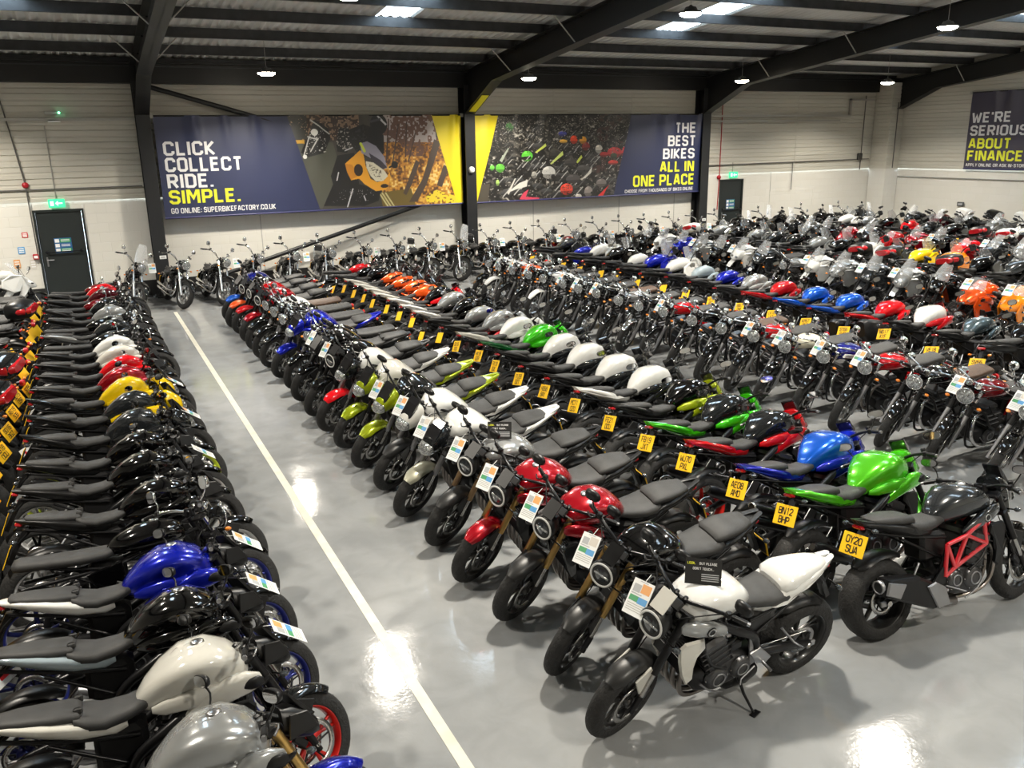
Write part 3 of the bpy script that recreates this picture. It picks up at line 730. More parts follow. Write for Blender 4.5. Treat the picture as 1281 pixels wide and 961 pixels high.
def merge(parts, level):
    if level == 'near': return parts
    out = {}; order = []
    for p in parts:
        nm = p.mid if level == 'mid' else p.far
        key = (nm, p.steer) if nm not in ('mirror', 'grip', 'radiator_shroud') else (nm, p.steer, id(p))
        if nm in ('handlebar', 'headlight'): key = (nm, p.steer)
        if key not in out:
            out[key] = Part(nm, G(), p.steer, [], p.label); order.append(key)
        o = out[key]; o.g.ext(p.g)
        for k in p.kids:
            if level == 'mid' and k.name in ('tyre', 'lens', 'pillion_seat', 'headlight'): o.kids.append(k)
            else: o.g.ext(k.g)
    names = {}
    res = []
    for k in order:
        res.append(out[k])
    return res

BUILT = {}; MESHC = {}
def get_parts(kind, level, opts):
    key = (kind, level, tuple(sorted(opts)))
    if key not in BUILT:
        BUILT[key] = merge(build_kind(kind, 1. if level != 'far' else .6, opts), level)
    return key, BUILT[key]
def get_mesh(key, path, part, sub):
    used = {k: sub[k] for k in set(part.g.m) if k in sub}
    kk = (key, path, tuple(sorted(used.items())))
    if kk not in MESHC: MESHC[kk] = part.g.mesh(part.name, used)
    return MESHC[kk]

FONT_CACHE = {}
def text_mesh(body, size=1., bold=0., sx=1., align='CENTER', sp=1., line=1.):
    key = (body, size, bold, sx, align, sp, line)
    if key in FONT_CACHE: return FONT_CACHE[key]
    cu = D.curves.new('t', 'FONT'); cu.body = body; cu.size = size; cu.align_x = align; cu.align_y = 'CENTER'; cu.offset = bold; cu.space_character = sp; cu.space_line = line
    cu.resolution_u = 3; cu.fill_mode = 'BOTH' if False else 'FRONT'
    o = D.objects.new('t', cu); COL.objects.link(o)
    bpy.context.view_layer.update()
    me = D.meshes.new_from_object(o)
    D.objects.remove(o); D.curves.remove(cu)
    for v in me.vertices: v.co.x *= sx
    me.materials.clear()
    FONT_CACHE[key] = me
    return me
GL = {}
def _gl(ch, w, *pl): GL[ch] = (w, pl)
c1, c2 = .13, .87
_gl('A', .62, [(0, 0), (.24, 1), (.38, 1), (.62, 0)], [(.09, .30), (.53, .30)])
_gl('B', .60, [(.44, .53), (.56, .65), (.56, c2), (.44, 1), (0, 1), (0, 0), (.47, 0), (.60, c1), (.60, .40), (.47, .53), (0, .53)])
_gl('C', .60, [(.60, .72), (.60, c2), (.47, 1), (.13, 1), (0, c2), (0, c1), (.13, 0), (.47, 0), (.60, c1), (.60, .28)])
_gl('D', .60, [(0, 0), (.45, 0), (.60, .15), (.60, .85), (.45, 1), (0, 1), (0, -.07)])
_gl('E', .54, [(.54, 1), (0, 1), (0, 0), (.54, 0)], [(0, .52), (.48, .52)])
_gl('F', .54, [(.54, 1), (0, 1), (0, -.07)], [(0, .50), (.46, .50)])
_gl('G', .60, [(.60, .74), (.60, c2), (.47, 1), (.13, 1), (0, c2), (0, c1), (.13, 0), (.47, 0), (.60, c1), (.60, .48), (.33, .48)])
_gl('H', .60, [(0, -.07), (0, 1.07)], [(.60, -.07), (.60, 1.07)], [(0, .5), (.60, .5)])
_gl('I', .0, [(0, -.07), (0, 1.07)])
_gl('J', .52, [(.52, 1.07), (.52, c1), (.40, 0), (.12, 0), (0, c1), (0, .25)])
_gl('K', .60, [(0, -.07), (0, 1.07)], [(.58, 1.05), (.10, .50), (.60, -.05)])
_gl('L', .50, [(0, 1.07), (0, 0), (.52, 0)])
_gl('M', .76, [(0, -.07), (0, 1), (.10, 1), (.38, .38), (.66, 1), (.76, 1), (.76, -.07)])
_gl('N', .62, [(0, -.07), (0, 1), (.10, 1), (.52, 0), (.62, 0), (.62, 1.07)])
_gl('O', .60, [(.30, 1), (.13, 1), (0, c2), (0, c1), (.13, 0), (.47, 0), (.60, c1), (.60, c2), (.47, 1), (.30, 1)])
_gl('P', .58, [(0, -.07), (0, 1), (.45, 1), (.58, c2), (.58, .55), (.45, .42), (0, .42)])
_gl('R', .60, [(0, -.07), (0, 1), (.45, 1), (.58, c2), (.58, .60), (.45, .47), (0, .47)], [(.30, .47), (.60, -.05)])
_gl('S', .58, [(.58, .76), (.58, c2), (.45, 1), (.13, 1), (0, c2), (0, .66), (.13, .53), (.45, .50), (.58, .38), (.58, c1), (.45, 0), (.13, 0), (0, c1), (0, .24)])
_gl('T', .60, [(0, 1), (.60, 1)], [(.30, 1), (.30, -.07)])
_gl('U', .60, [(0, 1.07), (0, c1), (.13, 0), (.47, 0), (.60, c1), (.60, 1.07)])
_gl('V', .62, [(0, 1.05), (.28, 0), (.34, 0), (.62, 1.05)])
_gl('W', .84, [(0, 1.05), (.18, 0), (.24, 0), (.42, .75), (.60, 0), (.66, 0), (.84, 1.05)])
_gl('X', .60, [(0, 1.05), (.60, -.05)], [(.60, 1.05), (0, -.05)])
_gl('Y', .60, [(0, 1.05), (.30, .48), (.60, 1.05)], [(.30, .48), (.30, -.07)])
_gl('Z', .58, [(0, 1), (.58, 1), (0, 0), (.60, 0)])
_gl('0', .58, *GL['O'][1]); GL['0'] = GL['O']
_gl('1', .18, [(0, .82), (.18, 1), (.18, -.07)])
_gl('2', .58, [(0, .76), (0, c2), (.13, 1), (.45, 1), (.58, c2), (.58, .62), (0, .08), (0, 0), (.60, 0)])
_gl('3', .58, [(0, c2), (.13, 1), (.45, 1), (.58, c2), (.58, .64), (.46, .52), (.22, .52)], [(.46, .52), (.58, .40), (.58, c1), (.45, 0), (.13, 0), (0, c1)])
_gl('4', .60, [(.44, -.07), (.44, 1), (.36, 1), (0, .30), (0, .24), (.62, .24)])
_gl('5', .58, [(.54, 1), (.02, 1), (0, .54), (.45, .58), (.58, .45), (.58, c1), (.45, 0), (.13, 0), (0, c1)])
_gl('Q', .60, *GL['O'][1], [(.36, .26), (.62, -.06)])
_gl('6', .58, [(.56, .92), (.45, 1), (.13, 1), (0, c2), (0, c1), (.13, 0), (.45, 0), (.58, c1), (.58, .44), (.45, .56), (0, .56)])
_gl('7', .56, [(0, 1), (.56, 1), (.20, -.07)])
_gl('8', .58, [(.30, .53), (.13, .53), (.02, .64), (.02, c2), (.13, 1), (.45, 1), (.56, c2), (.56, .64), (.45, .53), (.13, .53), (0, .41), (0, c1), (.13, 0), (.45, 0), (.58, c1), (.58, .41), (.45, .53)])
_gl('9', .58, [(.02, .08), (.13, 0), (.45, 0), (.58, c1), (.58, c2), (.45, 1), (.13, 1), (0, c2), (0, .56), (.13, .44), (.58, .44)])
_gl('.', .0, [(0, -.07), (0, .10)]); _gl(',', .0, [(0, .10), (-.03, -.18)]); _gl(':', .0, [(0, 0), (0, .17)], [(0, .55), (0, .72)]); _gl("'", .0, [(0, .78), (0, 1.07)]); _gl('-', .3, [(0, .48), (.3, .48)])
def glyph_mesh(name, body, th=.17, gap=.22, mono=None, lines=1.35):
    """squared technical capitals drawn as mitred strokes; one cap height = 1 + th"""
    V, F_ = [], []
    rowsT = body.split('\n'); y0 = 0.
    for ln_ in rowsT:
        adv = []; x = 0.
        for ch in ln_:
            if ch == ' ': x += .42; continue
            w_, pl = GL[ch]
            if mono: adv.append((x + (mono - w_) / 2, pl)); x += mono + gap
            else: adv.append((x, pl)); x += w_ + th + gap
        tot = x - gap - (0 if mono else th)
        for x0, pl in adv:
            for P_ in pl:
                P_ = [Vector((a - tot / 2 + x0, b_ + y0)) for a, b_ in P_]; n_ = len(P_); o = len(V)
                for i, p in enumerate(P_):
                    d1 = (P_[i] - P_[i - 1]).normalized() if i else (P_[1] - P_[0]).normalized()
                    d2 = (P_[i + 1] - P_[i]).normalized() if i < n_ - 1 else d1
                    m_ = (d1 + d2); m_ = m_.normalized() if m_.length > .2 else d1
                    nn = Vector((-m_.y, m_.x)); k_ = 1 / max(.55, nn.dot(Vector((-d1.y, d1.x))))
                    V += [(*(p + nn * th / 2 * k_), 0), (*(p - nn * th / 2 * k_), 0)]
                for i in range(n_ - 1): F_.append([o + 2 * i + 1, o + 2 * i + 3, o + 2 * i + 2, o + 2 * i])
        y0 -= lines
    me = D.meshes.new(name); me.from_pydata(V, [], F_); me.update()
    return me
PTX = {}
def plate_text(body):
    if body not in PTX:
        me = glyph_mesh('lettering', body, .17, .18, .60, 1.42); sc_ = .050
        for v in me.vertices: v.co = Vector((v.co.x * sc_, (v.co.y + .21) * sc_, 0))
        me.materials.append(MATS['ink']); PTX[body] = me
    return PTX[body]
def text_obj(name, body, matkey, M, parent=None, **k):
    me = text_mesh(body, **k).copy(); me.materials.append(MATS[matkey])
    o = D.objects.new(name, me); COL.objects.link(o)
    if parent: o.parent = parent
    o.matrix_basis = M
    return o

def link(name, me, parent=None, M=None):
    o = D.objects.new(name, me); COL.objects.link(o)
    if parent is not None: o.parent = parent
    if M is not None: o.matrix_basis = M
    return o

BS = .96      # real machines against the measured wheelbases
DEF = dict(P='paint_black', P2=None, F='paint_black', F2='plastic', S='plastic', S2=None, T=None, FORK='satin', RIM='rim_black', BAR='satin', HB='paint_black', FRAME='satin', SWING='satin', TRIM='satin',
           ENGC='cases', EXH='satin', SEAT='seat', BOX='plastic')
def place_bike(kind, x, y, head, level='far', paint='black', opts=(), steer=28, lean=10.5, label='', group=None, plate=None, **sub):
    """x, y: ground point midway between the wheels; head: heading in degrees"""
    key, parts = get_parts(kind, level, opts)
    s = dict(DEF); s['P'] = 'paint_' + paint
    for k, v in sub.items():
        if v: s[k] = v if v in MATS else 'paint_' + v
    if not s['P2']: s['P2'] = s['P']
    if not s['S2']: s['S2'] = s['P']
    if not s['T']: s['T'] = 'plastic'
    root = D.objects.new({'neo': 'naked_motorcycle', 'mt': 'naked_motorcycle', 'zed': 'street_motorcycle', 'h2': 'street_motorcycle', 'retro': 'retro_motorcycle', 'scram': 'retro_motorcycle', 'cruiser': 'cruiser_motorcycle',
                          'adv': 'adventure_motorcycle', 'sport': 'sport_motorcycle', 'tour': 'touring_motorcycle', 'duke': 'supermoto_motorcycle'}[kind], None)
    COL.objects.link(root)
    root.location = (x, y, .004); root.rotation_euler = (-rad(lean), 0, rad(head)); root.scale = (BS, BS, BS)
    root.empty_display_size = .2
    root['label'] = label; root['category'] = 'motorcycle'
    if group: root['group'] = group
    K = KINDS[kind]; wb = K.get('wb', 1.44); rk = rad(K.get('rake', 25)); rf = K.get('rf', .30)
    ax = Vector((-sin(rk), 0, cos(rk))); pt = Vector((wb / 2, 0, rf)) + ax * .5 - Vector((cos(rk), 0, sin(rk))) * .04
    S = Matrix.Translation(pt) @ Matrix.Rotation(rad(steer), 4, ax) @ Matrix.Translation(-pt)
    # keep the steered wheel on the ground
    I = Matrix.Identity(4)
    for i, p in enumerate(parts):
        o = link(p.name, get_mesh(key, (i,), p, s), root, S if p.steer else I)
        if p.label: o['label'] = p.label
        for j, k in enumerate(p.kids):
            link(k.name, get_mesh(key, (i, j), k, s), o, I)
        if p.name == 'number_plate' and plate:
            px = sum(v[0] for v in p.g.v) / len(p.g.v); pz = sum(v[2] for v in p.g.v) / len(p.g.v)
            M = Matrix.Translation((px - .0085, 0, pz - .0)) @ Matrix.Rotation(.42, 4, 'Y') @ Matrix.Rotation(-PI / 2, 4, 'Z') @ Matrix.Rotation(PI / 2, 4, 'X')
            link('lettering', plate_text(plate), o, M)
    return root

# ------------------------------------------------------------------ the hall
import numpy as np
def struct(name, g, parent=None, label=None, sub={}):
    o = link(name, g.mesh(name, sub), parent)
    if parent is None: o['kind'] = 'structure'
    if label: o['label'] = label
    return o
def tag_thing(o, label, cat, group=None):
    o['label'] = label; o['category'] = cat
    if group: o['group'] = group
    return o
def box(g, x0, x1, y0, y1, z0, z1, m, bev=0.):
    if bev: cbox(g, ((x0 + x1) / 2, (y0 + y1) / 2, (z0 + z1) / 2), (x1 - x0, y1 - y0, z1 - z0), m, bev)
    else:
        v = [(x, y, z) for z in (z0, z1) for x, y in ((x0, y0), (x1, y0), (x1, y1), (x0, y1))]
        g.add(v, [[0, 3, 2, 1], [4, 5, 6, 7], [0, 1, 5, 4], [1, 2, 6, 5], [2, 3, 7, 6], [3, 0, 4, 7]], m, False)

WX0, WX1, WY0, WY1 = -8.0, 26.25, -4.0, 22.4      # hall
CLAD = 2.33
def roofz(y): return 5.46 + .113 * (WY1 - y)

m = mat('floor_epoxy', (.4, .4, .39), .2, coat=0)
nt, N, L, b = nodes(m)
tc = N.new('ShaderNodeTexCoord')
def noise(scale, detail=4, dist=0., st=(1, 1, 1)):
    mp = N.new('ShaderNodeMapping'); mp.inputs['Scale'].default_value = st; L.new(tc.outputs['Object'], mp.inputs['Vector'])
    n = N.new('ShaderNodeTexNoise'); n.inputs['Scale'].default_value = scale; n.inputs['Detail'].default_value = detail; n.inputs['Distortion'].default_value = dist
    L.new(mp.outputs['Vector'], n.inputs['Vector']); return n
n1 = noise(.55, 5, 1.2); n2 = noise(3.5, 6, .6); n3 = noise(9, 3); n4 = noise(38, 3)
r1 = N.new('ShaderNodeValToRGB'); r1.color_ramp.elements[0].color = (.225, .233, .238, 1); r1.color_ramp.elements[1].color = (.30, .306, .305, 1)
r1.color_ramp.elements[0].position = .3; r1.color_ramp.elements[1].position = .72
L.new(n1.outputs['Fac'], r1.inputs['Fac'])
mx = N.new('ShaderNodeMix'); mx.data_type = 'RGBA'; mx.blend_type = 'MULTIPLY'; mx.inputs['Factor'].default_value = .30
L.new(r1.outputs['Color'], mx.inputs['A']); L.new(n2.outputs['Color'], mx.inputs['B']);
r2 = N.new('ShaderNodeValToRGB'); r2.color_ramp.elements[0].color = (.62, .62, .63, 1); r2.color_ramp.elements[1].color = (1, 1, 1, 1); r2.color_ramp.elements[0].position = .35; r2.color_ramp.elements[1].position = .6
L.new(n2.outputs['Fac'], r2.inputs['Fac']); L.new(r2.outputs['Color'], mx.inputs['B']); L.new(mx.outputs['Result'], b.inputs['Base Color'])
q = N.new('ShaderNodeMapRange'); q.inputs['From Min'].default_value = .3; q.inputs['From Max'].default_value = .7; q.inputs['To Min'].default_value = .06; q.inputs['To Max'].default_value = .13
L.new(n2.outputs['Fac'], q.inputs['Value']); L.new(q.outputs['Result'], b.inputs['Roughness'])
bp = N.new('ShaderNodeBump'); bp.inputs['Strength'].default_value = .22; bp.inputs['Distance'].default_value = .004
ad = N.new('ShaderNodeMath'); ad.operation = 'MULTIPLY_ADD'; ad.inputs[1].default_value = .45
L.new(n4.outputs['Fac'], ad.inputs[0]); L.new(n3.outputs['Fac'], ad.inputs[2]); L.new(ad.outputs[0], bp.inputs['Height']); L.new(bp.outputs['Normal'], b.inputs['Normal'])

noise_tint(mat('floor_line', rough=.4), 6, (.50, .48, .40), (.62, .60, .52))
m = mat('wall_block', (.7, .68, .63), .6)
nt, N, L, b = nodes(m)
tc = N.new('ShaderNodeTexCoord'); sx = N.new('ShaderNodeSeparateXYZ'); L.new(tc.outputs['Object'], sx.inputs[0])
sm_ = N.new('ShaderNodeMath'); sm_.operation = 'ADD'; L.new(sx.outputs['X'], sm_.inputs[0]); L.new(sx.outputs['Y'], sm_.inputs[1])
cb = N.new('ShaderNodeCombineXYZ'); L.new(sm_.outputs[0], cb.inputs['X']); L.new(sx.outputs['Z'], cb.inputs['Y'])
br = N.new('ShaderNodeTexBrick'); L.new(cb.outputs[0], br.inputs['Vector'])
br.inputs['Color1'].default_value = (.70, .68, .625, 1); br.inputs['Color2'].default_value = (.68, .66, .60, 1); br.inputs['Mortar'].default_value = (.665, .645, .59, 1)
br.inputs['Scale'].default_value = 1; br.inputs['Brick Width'].default_value = .45; br.inputs['Row Height'].default_value = .225; br.inputs['Mortar Size'].default_value = .008
L.new(br.outputs['Color'], b.inputs['Base Color'])
bp = N.new('ShaderNodeBump'); bp.inputs['Strength'].default_value = .5; bp.inputs['Distance'].default_value = .006; bp.invert = True
L.new(br.outputs['Fac'], bp.inputs['Height']); L.new(bp.outputs['Normal'], b.inputs['Normal'])
noise_tint(mat('cladding', rough=.42), 1.3, (.50, .48, .42), (.58, .56, .49), stretch=(.3, .3, 2))
noise_tint(mat('roofsheet', rough=.5), 1.5, (.52, .52, .50), (.64, .64, .62))
noise_tint(mat('purlin', rough=.45, metal=.3), 5, (.035, .037, .04), (.06, .062, .066))
mat('blacksteel', (.006, .0063, .007), .45)
mat('columnsteel', (.018, .019, .021), .4)
mat('skirting', (.012, .012, .012), .5)
mat('doorpaint', (.018, .023, .023), .4)
mat('conduit', (.42, .41, .38), .45, .3)
mat('conduitdark', (.10, .095, .09), .5)
mat('signblue', hexc('2a5f96'), .5)
mat('signgreen', hexc('2f8f5a'), .5)
mat('exitglow', hexc('30c080'), .4, emis=hexc('49e6a0'), estr=1.1)
mat('exitwhite', (.8, .9, .85), .4, emis=hexc('d8fff0'), estr=1.0)
mat('ledgreen', (.1, .8, .4), .4, emis=(.2, 1, .5), estr=12)
mat('alarmred', hexc('a81622'), .4)
mat('papers', (.62, .58, .52), .6)
mat('yellowtape', hexc('d8d020'), .5)
mat('lampface', (1, .95, .8), .4, emis=(1, .90, .72), estr=60)
mat('lamphousing', (.12, .12, .12), .4, .5)
m = D.materials.new('rooflight_sheet'); m.use_nodes = True; MATS['rooflight'] = m
nt = m.node_tree; nt.nodes.clear(); tr = nt.nodes.new('ShaderNodeBsdfTranslucent'); tr.inputs[0].default_value = (.85, .92, .95, 1); gl = nt.nodes.new('ShaderNodeBsdfDiffuse'); gl.inputs[0].default_value = (.6, .65, .66, 1)
mxs = nt.nodes.new('ShaderNodeMixShader'); mxs.inputs[0].default_value = .25; ou = nt.nodes.new('ShaderNodeOutputMaterial')
nt.links.new(tr.outputs[0], mxs.inputs[1]); nt.links.new(gl.outputs[0], mxs.inputs[2]); nt.links.new(mxs.outputs[0], ou.inputs[0])

g = G(); box(g, WX0, WX1, WY0, WY1, -.15, 0, 'floor_epoxy'); struct('floor', g)
g = G(); box(g, 1.525, 1.60, WY0, 19.75, .0005, .0025, 'floor_line'); o = struct('trim_1', g); o['label'] = 'pale painted line along the floor of the aisle'

# walls
def profile_clad(along, x0, x1, base, z0, z1, nrm):
    """horizontal micro-rib sheets: flat pans with paired grooves"""
    g = G(); pz = [z0]; pd = [0.]; z = z0
    while z < z1 - .001:
        for dz_, dd in ((.085, 0), (.012, .012), (.028, .012), (.012, 0), (.10, 0), (.008, .022), (.010, .022), (.008, 0)):
            z += dz_; pz.append(min(z, z1)); pd.append(dd)
    rows = []
    for z_, d_ in zip(pz, pd):
        q_ = base + nrm * (-d_)
        rows.append([(x0, q_, z_), (x1, q_, z_)] if along == 'x' else [(q_, x0, z_), (q_, x1, z_)])
    if (along == 'x') == (nrm < 0): rows = [r[::-1] for r in rows]
    rings(g, rows, 'cladding', closed=False, cap=False, sm=False)
    return g
doors = ((-.93, .02), (18.87, 19.76))
g = G(); xs = [WX0, doors[0][0] - .05, doors[0][1] + .05, doors[1][0] - .05, doors[1][1] + .05, WX1]
for i in (0, 2, 4): box(g, xs[i], xs[i + 1], WY1, WY1 + .22, 0, CLAD, 'wall_block')
for i in (1, 3): box(g, xs[i], xs[i + 1], WY1, WY1 + .22, 2.16, CLAD, 'wall_block')
struct('wall_back', g)
g = profile_clad('x', WX0, WX1, WY1 - .02, CLAD, 5.5, -1); struct('wall_back_cladding', g)
g = G(); box(g, WX1, WX1 + .22, WY0, WY1, 0, CLAD, 'wall_block'); struct('wall_right', g)
g = profile_clad('y', WY0, WY1, WX1 - .02, CLAD, 8.7, -1); struct('wall_right_cladding', g)
g = G(); box(g, WX0 - .22, WX0, WY0, WY1, 0, 8.7, 'wall_block'); struct('wall_left', g)
g = G(); box(g, WX0, WX1, WY0 - .22, WY0, 0, 8.7, 'wall_block'); struct('wall_front', g)
g = G()
for i in (0, 2, 4): box(g, xs[i], xs[i + 1], WY1 - .03, WY1 - .001, 0, .38, 'skirting')
struct('baseboard_back', g)
g = G(); box(g, WX1 - .03, WX1 - .001, WY0, WY1, 0, .38, 'skirting'); struct('baseboard_right', g)
g = G()      # boxed-in corner pillar with its own sheeting
box(g, 25.6, WX1 - .03, 21.65, WY1 - .04, .0, CLAD, 'wall_block'); struct('wall_corner_pillar', g)
g = profile_clad('x', 25.6, WX1 - .03, 21.65, CLAD, 5.2, -1); g.ext(profile_clad('y', 21.65, WY1 - .04, 25.6, CLAD, 5.2, -1)); struct('wall_corner_cladding', g)
# block-wall movement joints and sheet laps
g = G()
for x in (-3.2, 4.05, 11.9, 14.9, 17.0, 21.0): box(g, x, x + .02, WY1 - .006, WY1, .38, CLAD, 'conduit')
for x in (4.4, 8.1, 12.6, 15.3, 22.0): box(g, x, x + .03, WY1 - .028, WY1 - .018, CLAD, 4.9, 'cladding')
struct('trim_2', g)
# eaves beam, gutter
g = G(); box(g, WX0, 25.4, 22.05, 22.3, 4.90, 5.32, 'blacksteel'); box(g, WX0, WX1, 21.9, 22.36, 5.32, 5.36, 'blacksteel'); struct('trim_3', g)['label'] = 'black eaves beam above the back wall'

# portal frames
def ibeam(g, pts_top, pts_bot, x, w, m, webt=.012):
    """pts: lists of (y, z) of outer and inner flange"""
    for P_, s_ in ((pts_top, -1), (pts_bot, 1)):
        rows = []
        for (y, z) in P_: rows.append([(x - w / 2, y, z), (x + w / 2, y, z), (x + w / 2, y, z + .018 * s_), (x - w / 2, y, z + .018 * s_)])
        rings(g, rows, m, sm=False)
    rows = [[(x - webt, t[0], t[1]), (x + webt, t[0], t[1]), (x + webt, b_[0], b_[1]), (x - webt, b_[0], b_[1])] for t, b_ in zip(pts_top, pts_bot)]
    rings(g, rows, m, sm=False)
FRX = (-6.5, 1.58, 9.75, 17.82, 26.0)
for i, x in enumerate(FRX):
    if i < 4:
        g = G()
        box(g, x - .15, x + .15, 21.93, 21.955, 0, 4.95, 'columnsteel'); box(g, x - .15, x + .15, 22.33, 22.355, 0, 4.95, 'blacksteel'); box(g, x - .012, x + .012, 21.94, 22.34, 0, 4.95, 'blacksteel')
        box(g, x - .2, x + .2, 21.85, 22.36, 0, .03, 'blacksteel')
        c_ = struct('column', g)
    g = G()
    yy = (22.3, 20.2, 17, 12, 6, 0, -4)
    top = [(y, roofz(y) - .22) for y in yy]
    bot = [(22.0, 4.18), (20.2, 4.95), (17, 5.32), (12, 5.87), (6, 6.55), (0, 7.23), (-4, 7.68)]
    ibeam(g, top, bot, x if i < 4 else 26.02, .30, 'blacksteel')
    r_ = struct('rafter', g); r_['label'] = 'black steel roof rafter rising from its wall column'
    if i == 2:
        g = G(); rows = [[(x - .10, y, z - .02), (x + .10, y, z - .02), (x + .10, y, z - .014), (x - .10, y, z - .014)] for y, z in ((21.75, 4.285), (20.9, 4.65))]
        rings(g, rows, 'yellowtape', sm=False)
        o = link('yellow_sticker', g.mesh('yellow_sticker')); tag_thing(o, 'yellow strip stuck under the haunch of the middle roof rafter', 'sticker')
    # fly braces
    g = G()
    for y in (19.2, 16.2, 11.7, 7.2):
        for sd in (-1, 1):
            if i == 4 and sd > 0: continue
            tube(g, [(x + sd * .75, y, roofz(y) - .10), (x + sd * .12, y, roofz(y) - .72)], .014, 'conduit', 6)
    struct('trim_brace', g)
# purlins and roof
ys = [22.07, 20.7, 19.15, 17.65, 16.15, 14.6, 13.1, 11.6, 10.1, 8.6, 7.1, 5.6, 4.1, 2.6, 1.1, -.4, -1.9, -3.4]
for y in ys:
    g = G(); z = roofz(y)
    rows = []
    prof = [(-.035, -.20), (-.035, -.18), (.025, -.18), (.025, 0), (.09, 0), (.09, -.012), (.037, -.012), (.037, -.20)]
    rows = [[(x, y + a, z + b_ - .04) for a, b_ in prof] for x in (WX0, WX1 - .03)]
    rings(g, rows, 'purlin', sm=False)
    for x in FRX[:4]:
        box(g, x - .05, x + .05, y - .05, y - .036, z - .26, z - .05, 'blacksteel')
    struct('purlin', g)
RL = [(5.85, 6.6, 13.1, 17.7), (12.75, 13.55, 13.1, 17.75), (19.9, 20.7, 13.1, 17.7), (21.4, 22.2, 11.6, 15.2), (-1.2, -.4, 13.1, 17.8), (5.78, 6.62, 2.6, 7.1), (12.75, 13.55, 2.6, 7.1), (9.0, 9.8, -1.9, 1.1)]
g = G()
xs_ = []; x = WX0; k = 0
while x < WX1:
    for dx, dz_ in ((.05, 0), (.03, -.035), (.09, -.035), (.03, 0)):
        xs_.append((x, dz_)); x += dx
ycut = sorted({WY0, WY1} | {a for r in RL for a in r[2:]})
V = [(x_, y, roofz(y) + dz_) for y in ycut for x_, dz_ in xs_]; F_ = []
n_ = len(xs_)
for j in range(len(ycut) - 1):
    ym = (ycut[j] + ycut[j + 1]) / 2
    for i in range(n_ - 1):
        xm = (xs_[i][0] + xs_[i + 1][0]) / 2
        if any(a < xm < b_ and c < ym < d for a, b_, c, d in RL): continue
        F_.append([j * n_ + i, (j + 1) * n_ + i, (j + 1) * n_ + i + 1, j * n_ + i + 1])
g.add(V, F_, 'roofsheet', False); struct('ceiling', g)
for i, (a, b_, c, d) in enumerate(RL):
    g = G(); V = []
    pts = [(x_, z_) for x_, z_ in xs_ if a - .06 < x_ < b_ + .06]
    rings(g, [[(x_, y, roofz(y) + z_ + .012) for x_, z_ in pts] for y in (c, d)], 'rooflight', closed=False, cap=False, sm=False)
    o = struct('window_%d' % (i + 1), g); o['label'] = 'translucent rooflight strip between the purlins'
# wall bracing tubes
for nm, a, b_ in (('lower', (1.75, 22.18, .05), (9.6, 22.18, 2.22)), ('upper', (1.75, 22.18, 4.85), (9.6, 22.18, 2.6))):
    g = G(); tube(g, [a, b_], .055, 'blacksteel', 12); o = struct('trim_brace', g); o['label'] = 'black steel tube bracing the wall between columns'

# ---- doors
for i, (a, b_) in enumerate(doors):
    g = G()
    for x0, x1, z0, z1 in ((a - .05, a, 0, 2.16), (b_, b_ + .05, 0, 2.16), (a, b_, 2.11, 2.16)): box(g, x0, x1, WY1 - .03, WY1 + .10, z0, z1, 'doorpaint')
    d_ = struct('door_%d' % (i + 1), g); d_['label'] = 'dark green fire exit door in the back wall'
    g = G(); cbox(g, ((a + b_) / 2, WY1 + .03, 1.06), (b_ - a - .004, .05, 2.10), 'doorpaint', .004); link('door_leaf', g.mesh('door_leaf'), d_)
    g = G(); cbox(g, (a + .10, WY1 - .005, .98), (.04, .02, .22), 'dullalloy', .006); tube(g, [(a + .10, WY1 - .03, 1.02), (a + .24, WY1 - .04, 1.02)], .012, 'dullalloy', 8)
    tube(g, [(a + .08, WY1 - .05, 1.2), (b_ - .08, WY1 - .05, 1.2)], .014, 'satin', 8)
    for xx in (a + .12, b_ - .12): cbox(g, (xx, WY1 - .02, 1.2), (.05, .05, .07), 'satin', .01)
    link('push_bar', g.mesh('push_bar'), d_)
    xm = (a + b_) / 2
    g = G(); cbox(g, (xm, WY1 - .0, 1.34), (.36, .006, .34), 'signblue', .002); o = link('fire_door_notice', g.mesh('fire_door_notice'))
    for z0, mm in ((1.45, 'signgreen'), (1.34, 'signblue'), (1.23, 'signgreen')):
        h = G(); box(h, xm - .165, xm - .075, WY1 - .008, WY1 - .004, z0 - .04, z0 + .04, 'textwhite'); box(h, xm - .06, xm + .165, WY1 - .007, WY1 - .004, z0 - .045, z0 + .045, mm)
        for q in (-.02, .012): box(h, xm - .04, xm + .14, WY1 - .010, WY1 - .007, z0 + q, z0 + q + .014, 'textwhite')
        link('notice_panel', h.mesh('notice_panel'), o)
    tag_thing(o, 'blue and green safety notice on the fire door beside the ' + ('first roof column' if i == 0 else 'third roof column'), 'notice')
    g = G(); cbox(g, (xm, WY1 - .08, 2.30), (.34, .05, .19), 'exitglow', .008); o = link('exit_sign', g.mesh('exit_sign'))
    h = G(); box(h, xm - .13, xm - .06, WY1 - .108, WY1 - .104, 2.25, 2.35, 'exitwhite'); h.add([(xm - .03, WY1 - .109, 2.30), (xm + .03, WY1 - .109, 2.36), (xm + .03, WY1 - .109, 2.24)], [[0, 1, 2]], 'exitwhite', False); box(h, xm + .03, xm + .12, WY1 - .109, WY1 - .105, 2.285, 2.315, 'exitwhite')
    link('pictogram', h.mesh('pictogram'), o)
    h = G(); tube(h, [(xm, WY1 - .03, 2.4), (xm, WY1 - .03, 2.7 if i else 4.0)], .012, 'conduit', 6); link('supply_conduit', h.mesh('supply_conduit'), o)
    tag_thing(o, 'green lit exit sign over the fire door beside the ' + ('first roof column' if i == 0 else 'third roof column'), 'exit sign')

